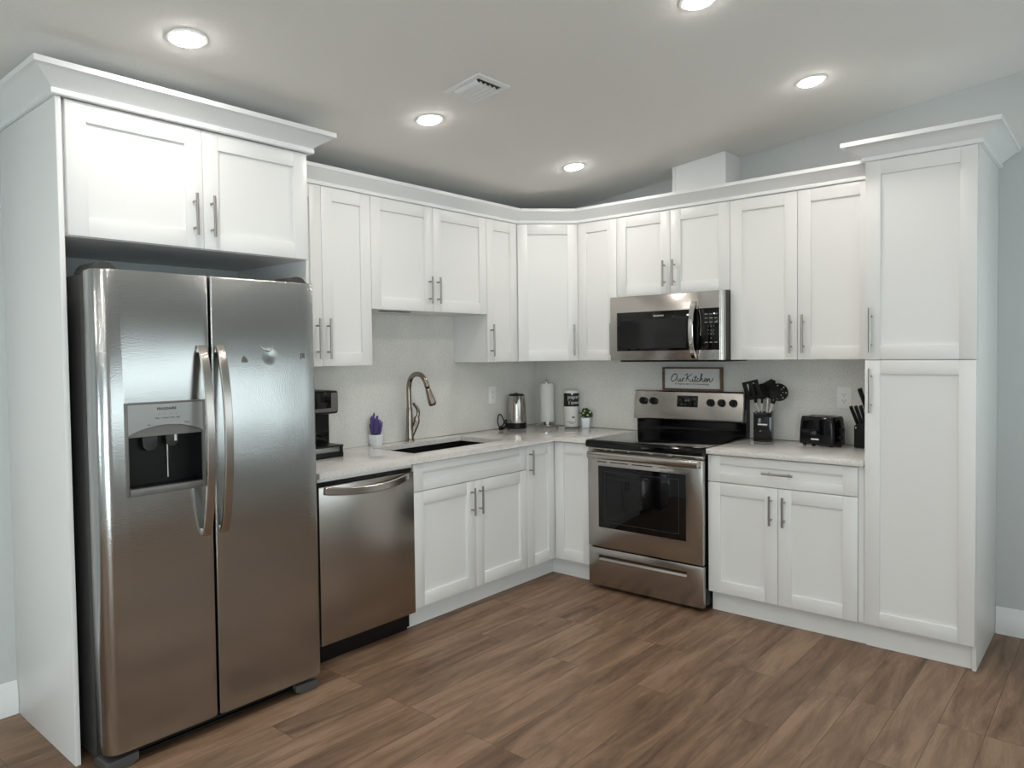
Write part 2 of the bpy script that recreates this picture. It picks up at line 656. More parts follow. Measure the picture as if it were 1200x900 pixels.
def bar_handle(door, f, u, d, z0, z1, horiz=False, cu=None):
    c = MB(f)
    r = 0.0060
    if horiz:
        L = z1 - z0
        c.tube([(z0, d + 0.033, u), (z1, d + 0.033, u)], r, 12)
        for k in (0.18, 0.82):
            c.tube([(z0 + L * k, d - 0.002, u), (z0 + L * k, d + 0.033, u)], 0.0048, 10)
    else:
        L = z1 - z0
        c.tube([(u, d + 0.033, z0), (u, d + 0.033, z1)], r, 12)
        for k in (0.18, 0.82):
            c.tube([(u, d - 0.002, z0 + L * k), (u, d + 0.033, z0 + L * k)], 0.0048, 10)
    return c.build('bar_handle', M['nickel'], door)


def shaker(parent, f, u0, u1, z0, z1, d, name='door', st=0.068, rail=None, th=0.02):
    rail = rail or st
    c = MB(f)
    b = 0.0010
    c.box(u0, u0 + st, d - th, d, z0, z1, b).box(u1 - st, u1, d - th, d, z0, z1, b)
    c.box(u0 + st, u1 - st, d - th, d - 0.0002, z0, z0 + rail, b).box(u0 + st, u1 - st, d - th, d - 0.0002, z1 - rail, z1, b)
    c.box(u0 + st - 0.004, u1 - st + 0.004, d - th + 0.001, d - 0.0105, z0 + rail - 0.004, z1 - rail + 0.004)
    return c.build(name, M['white'], parent)


DU, DB = 0.315, 0.625
ZU0, ZU1 = 1.396, 2.317
G = 0.0015
UPG = 'white upper cabinets'


def carcass(f, parent, u0, u1, d0, d1, z0, z1, name='cabinet_box'):
    return MB(f).box(u0 + 0.0004, u1 - 0.0004, d0, d1, z0, z1, 0.0008, 1).build(name, M['white'], parent)


# -- over-refrigerator cabinet with its two tall side panels
FD = 0.620
t = thing('cabinet', 'white two-door cabinet above the stainless refrigerator', 'cabinet', (0, -2.97, 1.88), UPG)
carcass(LW, t, -3.483, -2.4745, 0.002, FD - 0.022, 1.884, 2.362)
dz0, dz1 = 1.886, 2.360
dl = shaker(t, LW, -3.470, -2.971, dz0, dz1, FD); bar_handle(dl, LW, -3.010, FD, 1.934, 2.098)
dr = shaker(t, LW, -2.968, -2.4745, dz0, dz1, FD); bar_handle(dr, LW, -2.937, FD, 1.934, 2.098)
tag(MB(LW).box(-3.502, -3.4835, 0.001, DB, 0.0, 2.362, 0.001).build('side_panel', M['white'], origin=(0, -3.493, 0)),
    'tall white panel standing at the far left side of the refrigerator', 'panel', 'refrigerator side panels')
tag(MB(LW).box(-2.4735, -2.4630, 0.001, 0.60, 0.0, 2.362, 0.001).build('side_panel', M['white'], origin=(0, -2.472, 0)),
    'narrow white panel between refrigerator and dishwasher, mostly hidden', 'panel', 'refrigerator side panels')


def big_crown(path, zb, zt, label):
    P = [(0.0, zb), (0.012, zb), (0.016, zb + 0.004), (0.016, zb + 0.018), (0.012, zb + 0.022), (0.020, zb + 0.030),
         (0.045, zb + 0.047), (0.070, zb + 0.064), (0.086, zt - 0.020), (0.088, zt - 0.020), (0.088, zt), (0.0, zt)]
    c = MB()
    c.merge(sweep(path, P))
    tag(c.build('crown_molding', M['trim'], origin=(path[1][0], path[1][1], zb)), label, 'molding', 'crown moldings')


big_crown([(0.004, -3.5025), (0.6255, -3.5025), (0.6255, -2.4625), (0.40, -2.4625)], 2.3625, 2.455, 'deep white crown molding on top of the refrigerator cabinet')

# -- upper cabinets, left wall
UL0, UL1, US1, U12 = -2.462, -1.8605, -0.9115, -0.605
t = thing('cabinet', 'white two-door upper cabinet right beside the refrigerator, over the coffee maker', 'cabinet', (0, (UL0 + UL1) / 2, ZU0), UPG)
carcass(LW, t, UL0, UL1, 0.002, DU - 0.021, ZU0, ZU1)
dl = shaker(t, LW, UL0 + G, -2.1835, ZU0, ZU1 - 0.001, DU); bar_handle(dl, LW, -2.222, DU, 1.432, 1.640)
dr = shaker(t, LW, -2.1805, UL1 - G, ZU0, ZU1 - 0.001, DU); bar_handle(dr, LW, -2.1565, DU, 1.432, 1.640)

t = thing('cabinet', 'short white two-door cabinet above the sink and faucet', 'cabinet', (0, (UL1 + US1) / 2, 1.7026), UPG)
carcass(LW, t, UL1, US1, 0.002, DU - 0.021, 1.7026, ZU1)
um = (UL1 + US1) / 2 - 0.003
dl = shaker(t, LW, UL1 + G, um - G, 1.7026, ZU1 - 0.001, DU); bar_handle(dl, LW, -1.427, DU, 1.749, 1.906)
dr = shaker(t, LW, um + G, US1 - G, 1.7026, ZU1 - 0.001, DU); bar_handle(dr, LW, -1.360, DU, 1.749, 1.906)
MB(LW).box(-1.72, -1.50, 0.20, 0.235, 1.6975, 1.7030, 0.001).build('under_cabinet_light_strip', M['mid_grey'], t)

t = thing('cabinet', 'narrow white single-door upper cabinet left of the angled corner cabinet', 'cabinet', (0, (US1 + U12) / 2, ZU0), UPG)
carcass(LW, t, US1, U12, 0.002, DU - 0.021, ZU0, ZU1)
d1 = shaker(t, LW, US1 + G, U12 - 0.0025, ZU0, ZU1 - 0.001, DU); bar_handle(d1, LW, -0.8825, DU, 1.431, 1.639)

# -- diagonal corner cabinet
t = thing('cabinet', 'white angled upper cabinet filling the corner of the room', 'cabinet', (0.30, -0.30, ZU0), UPG)
c = MB()
q = DU - 0.021
c.prism([(0.002, -0.002), (0.002, -0.6045), (q, -0.6045), (0.6045, -q), (0.6045, -0.002)], ZU0, ZU1)
c.build('cabinet_box', M['white'], t)
s2 = math.sqrt(0.5)
DG = lambda u, d, z: (DU + 0.003 + (u + d) * s2, -0.605 + 0.003 + (u - d) * s2, z)
dw = math.hypot(0.605 - DU, 0.605 - DU) - 0.004
d1 = shaker(t, DG, 0.0, dw, ZU0, ZU1 - 0.001, 0.003); bar_handle(d1, DG, dw - 0.030, 0.003, 1.431, 1.639)

# -- upper cabinets, back wall
M0, M1, R2, R3 = 0.9115, 1.6735, 2.4700, 2.9270
t = thing('cabinet', 'narrow white single-door upper cabinet between the corner cabinet and the microwave', 'cabinet', ((0.605 + M0) / 2, 0, ZU0), UPG)
carcass(RW, t, 0.605, M0, 0.002, DU - 0.021, ZU0, ZU1)
d1 = shaker(t, RW, 0.605 + 0.0025, M0 - G, ZU0, ZU1 - 0.001, DU); bar_handle(d1, RW, 0.8810, DU, 1.431, 1.637)

t = thing('cabinet', 'short white two-door cabinet directly above the microwave', 'cabinet', ((M0 + M1) / 2, 0, 1.804), UPG)
carcass(RW, t, M0, M1, 0.002, DU - 0.021, 1.804, ZU1)
um = (M0 + M1) / 2
dl = shaker(t, RW, M0 + G, um - G, 1.804, ZU1 - 0.001, DU); bar_handle(dl, RW, 1.257, DU, 1.849, 2.008)
dr = shaker(t, RW, um + G, M1 - G, 1.804, ZU1 - 0.001, DU); bar_handle(dr, RW, 1.322, DU, 1.849, 2.008)

t = thing('cabinet', 'tall white two-door upper cabinet between the microwave and the pantry', 'cabinet', ((M1 + R2) / 2, 0, ZU0), UPG)
carcass(RW, t, M1, R2 - 0.001, 0.002, DU - 0.021, ZU0, ZU1)
dl = shaker(t, RW, M1 + G, 2.0525, ZU0, ZU1 - 0.001, DU); bar_handle(dl, RW, 2.0215, DU, 1.430, 1.640)
dr = shaker(t, RW, 2.0555, 2.438, ZU0, ZU1 - 0.001, DU); bar_handle(dr, RW, 2.0880, DU, 1.430, 1.640)
MB(RW).box(2.4395, R2 - 0.001, DU - 0.0205, DU - 0.006, ZU0, ZU1 - 0.001).build('filler_strip', M['white'], t)

# crown over the upper run
PU = [(0.0, 2.3175), (0.018, 2.3175), (0.021, 2.3205), (0.021, 2.333), (0.017, 2.337), (0.022, 2.343), (0.046, 2.362), (0.064, 2.380), (0.072, 2.388), (0.076, 2.388), (0.076, 2.407), (0.0, 2.407)]
c = MB()
e = 0.304
c.merge(sweep([(e, -2.4625), (e, -0.605), (0.605, -e), (R2 - 0.0165, -e)], PU))
tag(c.build('crown_molding', M['trim'], origin=(0.3, -0.3, 2.3175)), 'white crown molding running over the upper cabinets and around the corner', 'molding', 'crown moldings')

# boxed duct above the microwave cabinet
c = MB()
x0, x1, yd = 1.263, 1.606, -0.22
vs = [(x, y, z) for (x, y) in ((x0, -0.001), (x1, -0.001), (x1, yd), (x0, yd)) for z in (2.3175, CZ(x) - 0.002)]
tb = bmesh.new()
vv = [tb.verts.new(p) for p in vs]
for q4 in ((0, 2, 4, 6), (1, 7, 5, 3), (0, 1, 3, 2), (2, 3, 5, 4), (4, 5, 7, 6), (6, 7, 1, 0)):
    tb.faces.new([vv[i] for i in q4])
c.merge(tb)
t = thing('duct_cover', 'white boxed duct cover above the microwave cabinet, reaching the ceiling', 'duct cover', ((x0 + x1) / 2, -0.11, 2.3175))
c.build('box', M['trim'], t)
MB().box(x0 - 0.001, x0 + 0.020, yd - 0.004, yd, 2.32, CZ(x0) - 0.004).build('corner_trim', M['trim'], t)
MB().prism([(x1 - 0.024, yd), (x1 - 0.024, yd - 0.004), (x1 + 0.003, yd - 0.004), (x1 + 0.003, yd + 0.03), (x1, yd + 0.03), (x1, yd)], 2.32, CZ(x1) - 0.008).build('corner_trim', M['trim'], t)

# -- pantry
t = thing('pantry_cabinet', 'tall white pantry cabinet with two stacked doors at the right end', 'cabinet', ((R2 + R3) / 2, 0, 0))
carcass(RW, t, R2, R3 - 0.017, 0.002, DB - 0.022, 0.113, 2.335)
MB(RW).box(R3 - 0.0165, R3, 0.002, DB - 0.024, 0.0, 2.335, 0.001).build('end_panel', M['white'], t)
MB(RW).box(R2 + 0.001, R3 - 0.017, 0.40, 0.577, 0.0, 0.112).build('toe_kick', M['white'], t)
d1 = shaker(t, RW, R2 + 0.003, R3 - 0.003, 1.3975, 2.333, DB, st=0.066); bar_handle(d1, RW, 2.5005, DB, 1.430, 1.641)
d1 = shaker(t, RW, R2 + 0.003, R3 - 0.003, 0.1185, 1.3935, DB, st=0.066); bar_handle(d1, RW, 2.5005, DB, 1.144, 1.355)
big_crown([(R2 - 0.0005, -0.40), (R2 - 0.0005, -0.612), (R3 + 0.0005, -0.612), (R3 + 0.0005, -0.004)][::1], 2.3355, 2.424, 'white crown molding on top of the pantry cabinet')

# -- base cabinets
ZD0, ZD1 = 0.118, 0.876
t = thing('cabinet', 'white sink base cabinet with false drawer front between dishwasher and corner', 'cabinet', (0, (UL1 + US1) / 2, 0), 'white base cabinets')
c = MB(LW)
c.box(UL1 + 0.0004, UL1 + 0.018, 0.002, DB - 0.022, ZD0, 0.883).box(US1 - 0.018, US1 - 0.0004, 0.002, DB - 0.022, ZD0, 0.883)
c.box(UL1 + 0.018, US1 - 0.018, 0.002, DB - 0.022, ZD0, ZD0 + 0.018).box(UL1 + 0.018, US1 - 0.018, DB - 0.04, DB - 0.022, ZD0, 0.883).box(UL1 + 0.018, US1 - 0.018, 0.002, 0.012, ZD0 + 0.018, 0.883)
c.build('cabinet_box', M['white'], t)
MB(LW).box(UL1 + 0.0004, US1 - 0.0004, 0.40, 0.555, 0.0, 0.117).build('toe_kick', M['white'], t)
shaker(t, LW, UL1 + G, US1 - G, 0.732, ZD1, DB, 'drawer_front', 0.068, 0.047)
um = (UL1 + US1) / 2
dl = shaker(t, LW, UL1 + G, um - G, ZD0, 0.728, DB); bar_handle(dl, LW, -1.4215, DB, 0.538, 0.694)
dr = shaker(t, LW, um + G, US1 - G, ZD0, 0.728, DB); bar_handle(dr, LW, -1.3555, DB, 0.538, 0.694)

t = thing('cabinet', 'white inner-corner base cabinet with two narrow doors meeting in the corner', 'cabinet', (0.3, -0.3, 0), 'white base cabinets')
q = DB - 0.022
c = MB()
c.prism([(0.002, -0.002), (0.002, US1 + 0.0004), (q, US1 + 0.0004), (q, -q), (M0 - 0.0004, -q), (M0 - 0.0004, -0.002)], ZD0, 0.883)
c.build('cabinet_box', M['white'], t)
c = MB()
c.prism([(0.1, -0.1), (0.1, US1 + 0.001), (0.555, US1 + 0.001), (0.555, -0.560), (M0 - 0.001, -0.560), (M0 - 0.001, -0.1)], 0, 0.117)
c.build('toe_kick', M['white'], t)
d1 = shaker(t, LW, US1 + G, -DB - 0.002, ZD0, ZD1, DB); bar_handle(d1, LW, -0.8855, DB, 0.696, 0.851)
shaker(t, RW, DB + 0.001, M0 - G, ZD0, ZD1, DB)

t = thing('cabinet', 'white base cabinet with one drawer over two doors, between range and pantry', 'cabinet', ((M1 + R2) / 2, 0, 0), 'white base cabinets')
carcass(RW, t, M1 + 0.002, R2 - 0.0005, 0.002, DB - 0.022, ZD0, 0.883)
MB(RW).box(M1 + 0.002, R2 - 0.001, 0.40, 0.568, 0.0, 0.117).build('toe_kick', M['white'], t)
rb0, rb1 = M1 + 0.0035, 2.442
rm = 2.0585
dd = shaker(t, RW, rb0, rb1, 0.732, ZD1, DB, 'drawer', 0.068, 0.047); bar_handle(dd, RW, 0.8045, DB, 1.985, 2.142, True)
dl = shaker(t, RW, rb0, rm - G, ZD0, 0.728, DB); bar_handle(dl, RW, 2.0245, DB, 0.535, 0.690)
dr = shaker(t, RW, rm + G, rb1, ZD0, 0.728, DB); bar_handle(dr, RW, 2.0915, DB, 0.535, 0.690)
MB(RW).box(2.4435, R2 - 0.001, DB - 0.0215, DB - 0.012, ZD0, 0.883).build('filler_strip', M['white'], t)

# ---------------------------------------------------------------- counters, backsplash, sink
CB = 0.884
c = MB()
sx0, sx1, sy0, sy1 = 0.128, 0.498, -1.735, -0.982
CL = -2.4620
# slab with a rectangular sink cut-out and an L corner, as rectangles joined edge to edge
c.prism([(0.002, -0.002), (0.002, CL), (0.652, CL), (0.652, -0.652), (M0 - 0.001, -0.652), (M0 - 0.001, -0.002)], CB, ZC, bev=0.0025)
top = c.build('countertop', M['quartz'], origin=(0.3, -0.3, CB))
k = MB().prism([(sx0, sy0), (sx1, sy0), (sx1, sy1), (sx0, sy1)], CB - 0.05, ZC + 0.05).build('cutter', M['quartz'])
k2 = MB().prism([(0.062 + 0.022 * math.cos(2 * PI * i / 20), -1.366 + 0.022 * math.sin(2 * PI * i / 20)) for i in range(20)], CB - 0.05, ZC + 0.05).build('cutter', M['quartz'])
k2.location.z = -5
cut(top, [k, k2])
tag(top, 'light stone countertop with sink cut-out running along the left wall into the corner', 'countertop', 'stone countertops')
c = MB(RW)
c.box(M1 + 0.002, R2 - 0.001, 0.002, 0.652, CB, ZC, 0.0025)
tag(c.build('countertop', M['quartz'], origin=((M1 + R2) / 2, -0.3, CB)), 'short light stone countertop under the toaster, between range and pantry', 'countertop', 'stone countertops')

c = MB(LW)
c.box(CL, -0.0115, 0.0012, 0.0110, ZC + 0.0005, ZU0 - 0.0005).box(UL1 + 0.001, US1 - 0.001, 0.0012, 0.0110, ZU0 - 0.0005, 1.702)
tag(c.build('backsplash', M['splash'], origin=(0, -1.2, ZC)), 'grey-white stone backsplash on the left wall behind the faucet', 'backsplash', 'stone backsplashes')
c = MB(RW)
c.box(0.0012, R2 - 0.001, 0.0012, 0.0110, ZC + 0.0005, ZU0 - 0.0005)
tag(c.build('backsplash', M['splash'], origin=(1.2, 0, ZC)), 'grey-white stone backsplash on the back wall behind range and toaster', 'backsplash', 'stone backsplashes')

t = thing('sink', 'black undermount sink basin set in the countertop below the faucet', 'sink', ((sx0 + sx1) / 2, (sy0 + sy1) / 2, 0.68))
c = MB()
a, b2 = 0.008, 0.018
X0, X1, Y0, Y1 = sx0 - a, sx1 + a, sy0 - a, sy1 + a
c.box(X0 - b2, X0, Y0 - b2, Y1 + b2, 0.69, CB - 0.001).box(X1, X1 + b2, Y0 - b2, Y1 + b2, 0.69, CB - 0.001)
c.box(X0, X1, Y0 - b2, Y0, 0.69, CB - 0.001).box(X0, X1, Y1, Y1 + b2, 0.69, CB - 0.001).box(X0 - b2, X1 + b2, Y0 - b2, Y1 + b2, 0.68, 0.69)
c.build('basin', M['sink'], t)
c = MB(); c.lathe([(0.045, 0.6905), (0.045, 0.694), (0.036, 0.694), (0.030, 0.6915), (0.0, 0.6915)], 24, ((sx0 + sx1) / 2, (sy0 + sy1) / 2, 0))
c.build('drain', M['chrome'], t)

# faucet
fx, fy = 0.060, -1.366
t = thing('faucet', 'brushed nickel pull-down kitchen faucet behind the sink', 'faucet', (fx, fy, ZC))
c = MB()
c.lathe([(0.030, 0.0), (0.030, 0.004), (0.027, 0.010), (0.0245, 0.022), (0.0215, 0.10), (0.0190, 0.20), (0.0165, 0.212), (0.0, 0.212)], 28, (fx, fy, ZC))
c.build('body', M['faucet'], t)
c = MB()
pth = catmull([(fx, fy, ZC + 0.205), (fx - 0.002, fy, ZC + 0.28), (fx - 0.001, fy, ZC + 0.34), (fx + 0.014, fy, ZC + 0.385), (fx + 0.045, fy, ZC + 0.412), (fx + 0.082, fy, ZC + 0.418), (fx + 0.118, fy, ZC + 0.408), (fx + 0.147, fy, ZC + 0.378), (fx + 0.164, fy, ZC + 0.340)], 6)
c.tube(pth, [0.0155] * (len(pth) - 12) + [0.0155 + 0.0001 * i for i in range(12)], 18)
c.build('spout', M['faucet'], t)
c = MB()
c.tube([(fx + 0.1645, fy, ZC + 0.338), (fx + 0.168, fy, ZC + 0.328)], 0.0135, 16)
c.build('collar', M['black'], t)
c = MB()
p0, p1 = Vector((fx + 0.168, fy, ZC + 0.328)), Vector((fx + 0.208, fy, ZC + 0.236))
c.tube([p0.lerp(p1, s) for s in (0, 0.1, 0.35, 0.65, 0.9, 1.0)], [0.0155, 0.0175, 0.0195, 0.0235, 0.0245, 0.0225], 20)
c.build('spray_head', M['faucet'], t)
c = MB()
c.tube([p1, p1 + (p1 - p0).normalized() * 0.004], 0.019, 18)
c.build('spray_face', M['black'], t)
c = MB()
pth = catmull([(fx, fy + 0.004, ZC + 0.035), (fx + 0.004, fy + 0.024, ZC + 0.070), (fx + 0.008, fy + 0.050, ZC + 0.115), (fx + 0.006, fy + 0.052, ZC + 0.145)], 5)
c.tube(pth, [0.023 - 0.0003 * i for i in range(len(pth))], 14)
c.sphere((fx + 0.006, fy + 0.052, ZC + 0.140), 0.0165)
pth = catmull([(fx + 0.006, fy + 0.052, ZC + 0.135), (fx + 0.012, fy + 0.062, ZC + 0.165), (fx + 0.012, fy + 0.056, ZC + 0.20), (fx + 0.004, fy + 0.030, ZC + 0.236)], 5)
c.tube(pth, [0.0125 - 0.0003 * i for i in range(len(pth))], 12)
c.build('lever_handle', M['faucet'], t)

# ---------------------------------------------------------------- refrigerator
t = thing('refrigerator', 'stainless steel side-by-side refrigerator with water dispenser, left foreground', 'refrigerator', (0.4, -3.015, 0))
FL, FR, FS = -3.457, -2.572, -3.045
MB(LW).box(FL + 0.004, FR - 0.004, 0.035, 0.690, 0.025, 1.748, 0.006).build('cabinet_body', M['dark_grey'], t)
MB(LW).box(FL + 0.02, FR - 0.02, 0.688, 0.7005, 0.075, 1.74).build('door_gasket', M['black'], t)


def fridge_door(u0, u1, round_left, round_right):
    d0, d1 = 0.702, 0.792
    poly = [(u0, d0)]
    rl = 0.050 if round_left else 0.008
    rr = 0.010 if round_right else 0.008
    bulge = lambda u: -0.0015 * ((u - (FL + FR) / 2) / 0.44) ** 2
    pts = []
    for k in range(9):
        a = PI - k * PI / 16
        pts.append((u0 + rl + rl * math.cos(a), d1 - rl + rl * math.sin(a)))
    for k in range(1, 12):
        u = u0 + rl + (u1 - rr - u0 - rl) * k / 12
        pts.append((u, d1))
    for k in range(9):
        a = PI / 2 - k * PI / 16
        pts.append((u1 - rr + rr * math.cos(a), d1 - rr + rr * math.sin(a)))
    poly += [(u, d + bulge(u)) for u, d in pts] + [(u1, d0)]
    c = MB(LW)
    tb = bmesh.new()
    zs = [0.064, 0.070, 1.752, 1.758]
    ins = [0.004, 0, 0, 0.004]
    rings = []
    cu, cd = (u0 + u1) / 2, (d0 + d1) / 2
    for z, i in zip(zs, ins):
        rings.append([tb.verts.new((u + (cu - u) * i / 0.2, d + (cd - d) * i / 0.045 * 0.5, z)) for u, d in poly])
    n = len(poly)
    for a, b in zip(rings, rings[1:]):
        for k in range(n):
            tb.faces.new((a[k], a[(k + 1) % n], b[(k + 1) % n], b[k]))
    tb.faces.new(rings[0][::-1])
    tb.faces.new(rings[-1])
    c.merge(tb)
    return c


frz = fridge_door(FL, FS - 0.004, True, False).build('freezer_door', M['fridge'], t)
ref = fridge_door(FS + 0.004, FR, False, True).build('refrigerator_door', M['fridge'], t)
# dispenser
du0, du1, dzb, dzt = -3.370, -3.072, 0.960, 1.292
k = MB(LW).box(du0 + 0.006, du1 - 0.006, 0.715, 0.90, dzb + 0.006, dzt - 0.006).build('cutter', M['fridge'], frz)
cut(frz, [k])
dp = MB(LW)
w = 0.014
D1 = 0.7935
dp.box(du0, du0 + w, 0.716, D1, dzb, dzt, 0.003).box(du1 - w, du1, 0.716, D1, dzb, dzt, 0.003)
dp.box(du0 + w, du1 - w, 0.716, D1, dzt - 0.008, dzt, 0.002).box(du0 + w, du1 - w, 0.716, D1 + 0.004, dzb, dzb + 0.026, 0.004)
disp = dp.build('dispenser', M['mid_grey'], frz)
c = MB(LW)
c.box(du0 + w, du1 - w, 0.7165, 0.722, dzb + 0.02, dzt - 0.01)
c.box(du0 + w, du0 + w + 0.002, 0.722, 0.785, dzb + 0.026, 1.18).box(du1 - w - 0.002, du1 - w, 0.722, 0.785, dzb + 0.026, 1.18)
c.box(du0 + w + 0.002, du1 - w - 0.002, 0.722, 0.786, dzb + 0.020, dzb + 0.029)
c.build('cavity', M['black'], disp)
# control panel with arched lower edge
pl = [(du0 + w - 0.002, dzt - 0.008), (du0 + w - 0.002, 1.178)]
nA = 16
for i in range(nA + 1):
    s = i / nA
    pl.append((du0 + w - 0.002 + (du1 - du0 - 2 * w + 0.004) * s, 1.176 + 0.032 * math.sin(PI * min(1, s * 1.0)) ** 0.8))
pl += [(du1 - w + 0.002, dzt - 0.008)]
MB(lambda u, z, d: LW(u, d, z)).prism(pl, 0.772, D1 + 0.001).build('control_panel', M['disp_panel'], disp)
ar = []
for i in range(nA + 1):
    s = i / nA
    ar.append((du0 + w + (du1 - du0 - 2 * w) * s, 1.175 + 0.032 * math.sin(PI * s) ** 0.8))
ar = ar + [(du1 - w, 1.168), (du0 + w, 1.168)]
MB(lambda u, z, d: LW(u, d, z)).prism(ar, 0.740, 0.786).build('arch_trim', M['mid_grey'], disp)
tp = lambda u0, z0, d: (lambda x, y, h: LW(u0 + x, d + h, z0 + y))
c = MB()
c.text('FRIGIDAIRE', 0.0125, tp(-3.220, 1.2615, D1 + 0.001), spacing=1.12, bold=0.0004)
c.build('brand_lettering', M['ink'], disp)
for u, z, w_ in ((-3.248, 1.2445, 'o'), (-3.228, 1.2445, 'o'), (-3.205, 1.2445, 'o'), (-3.185, 1.2445, 'o'),
                 (-3.217, 1.2300, 'Water  Crushed  Cube   Light'), (-3.285, 1.2080, 'Ice'), (-3.145, 1.2085, 'Water')):
    MB().text(w_, 0.0075, tp(u, z, D1 + 0.001)).build('button_print', M['ink'], disp)
for (ua, wd) in ((-3.262, 0.046), (-3.180, 0.040)):
    c = MB(lambda u, z, d: LW(u, d, z))
    h = 0.060 if wd > 0.042 else 0.050
    c.prism([(ua - wd * 0.62, 1.172), (ua + wd * 0.62, 1.172), (ua + wd * 0.55, 1.172 - h * 0.75), (ua + wd * 0.25, 1.172 - h), (ua - wd * 0.25, 1.172 - h), (ua - wd * 0.55, 1.172 - h * 0.75)], 0.738, 0.748, bev=0.002)
    c.build('paddle', M['dark_grey'], disp)
MB(LW).tube([(-3.190, 0.726, 1.005), (-3.190, 0.726, 1.128)], 0.0035, 10).build('water_tube', M['chrome'], disp)
MB(LW).tube([(-3.168, 0.745, 1.140), (-3.168, 0.745, 1.170)], 0.006, 10).build('water_nozzle', M['white_plastic'], disp)

for door, u, nm in ((frz, -3.084, 1), (ref, -3.012, -1)):
    c = MB(LW)
    pth = []
    for i in range(25):
        s = i / 24
        z = 1.492 - 0.715 * s
        pth.append((u - 0.002 * math.sin(PI * s), 0.800 + 0.058 * math.sin(PI * s) ** 0.65, z))
    c.strip(pth, 0.034, 0.013, (0, 1, 0))
    c.box(u - 0.015, u + 0.015, 0.785, 0.803, 1.468, 1.494, 0.003).box(u - 0.015, u + 0.015, 0.785, 0.803, 0.776, 0.802, 0.003)
    c.build('door_handle', M['steel_v'], door)
# hinge covers, grille, feet
for u0, u1 in ((FL + 0.006, FL + 0.10), (FR - 0.10, FR + 0.002)):
    c = MB(lambda u, z, d: LW(u, d, z))
    n = 14
    pl = [(u0 + (u1 - u0) * i / n, 1.752 + 0.036 * (1 - abs(2 * i / n - 1) ** 3)) for i in range(n + 1)]
    c.prism([(u0, 1.7475)] + pl + [(u1, 1.7475)], 0.60, 0.745, bev=0.002)
    c.build('hinge_cover', M['dark_grey'], t)
c = MB(LW)
for i in range(3):
    c.box(FL + 0.11, FR - 0.11, 0.700, 0.752 - 0.003 * i, 0.018 + 0.014 * i, 0.027 + 0.014 * i, 0.002)
c.box(FL + 0.08, FR - 0.08, 0.69, 0.735, 0.012, 0.062)
c.build('toe_grille', M['black'], t)
for u0, u1, s in ((FL + 0.004, FL + 0.115, 1), (FR - 0.115, FR - 0.004, -1)):
    c = MB(lambda u, z, d: LW(u, d, z))
    pl = [(u0, 0.002), (u0, 0.058), (u1, 0.058), (u1, 0.002)]
    if s > 0:
        pl = [(u0, 0.006), (u0 + 0.006, 0.0), (u1 - 0.03, 0.0), (u1 - 0.004, 0.018), (u1, 0.020), (u1, 0.056), (u1 - 0.025, 0.050), (u0 + 0.01, 0.050), (u0, 0.046)]
    else:
        pl = [(u1, 0.006), (u1 - 0.006, 0.0), (u0 + 0.03, 0.0), (u0 + 0.004, 0.018), (u0, 0.020), (u0, 0.056), (u0 + 0.025, 0.050), (u1 - 0.01, 0.050), (u1, 0.046)]
    c.prism([(u, z * 0.80) for u, z in pl], 0.66, 0.772, bev=0.002)
    c.build('leg_cover', M['cover_grey'], t)
# traces of removed stickers
c = MB(lambda u, z, d: LW(u, d, z))
c.prism([(-2.916, 1.427), (-2.890, 1.427), (-2.890, 1.443), (-2.895, 1.440), (-2.900, 1.449), (-2.906, 1.453), (-2.911, 1.450), (-2.916, 1.442)], 0.7895, 0.7925)
c.build('adhesive_mark', M['residue'], ref)
c = MB(lambda u, z, d: LW(u, d, z))
c.prism([(-2.645, 1.437), (-2.638, 1.437), (-2.640, 1.455), (-2.634, 1.456), (-2.636, 1.446), (-2.624, 1.438), (-2.625, 1.462), (-2.643, 1.462)], 0.7890, 0.7925)
c.build('adhesive_mark', M['residue'], ref)
c = MB(LW)
c.tube(catmull([(-2.835, 0.7905, 1.494), (-2.815, 0.7925, 1.478), (-2.795, 0.793, 1.471), (-2.780, 0.7925, 1.484), (-2.772, 0.7905, 1.497)], 5), [0.001] + [0.0035] * 19 + [0.001], 8, flat=(1, 0.5))
c.build('crumpled_tape', M['fridge'], ref)

# ---------------------------------------------------------------- dishwasher
t = thing('dishwasher', 'stainless steel dishwasher under the counter beside the refrigerator', 'dishwasher', (0.3, -2.16, 0))
W0, W1 = -2.4595, -1.8660
MB(LW).box(W0 + 0.003, W1 - 0.003, 0.03, 0.585, 0.02, 0.865).build('tub', M['black'], t)
dd = MB(LW).box(W0 + 0.002, W1 - 0.001, 0.587, 0.637, 0.104, 0.845, 0.006).build('door', M['steel_v'], t)
MB(LW).box(W0 + 0.006, W1 - 0.006, 0.588, 0.622, 0.8455, 0.862).build('control_strip', M['gloss_black'], t)
MB(LW).box(W0 + 0.002, W1 - 0.001, 0.45, 0.565, 0.0, 0.100).build('toe_panel', M['black'], t)
c = MB(LW)
pth = []
ha, hb = -2.425, -1.915
for i in range(25):
    s = i / 24
    pth.append((ha + (hb - ha) * s, 0.643 + 0.042 * math.sin(PI * s) ** 0.7, 0.826 - 0.020 * math.sin(PI * s)))
c.strip(pth, 0.014, 0.036, (0, 0, 1))
c.build('door_handle', M['steel'], dd)
tag(MB(LW).box(W0, W1 - 0.012, 0.585, 0.632, 0.8665, CB - 0.0006, 0.001).build('filler_strip', M['white'], origin=(0.6, -2.16, 0.866)), 'thin white strip between countertop edge and dishwasher', 'filler strip')

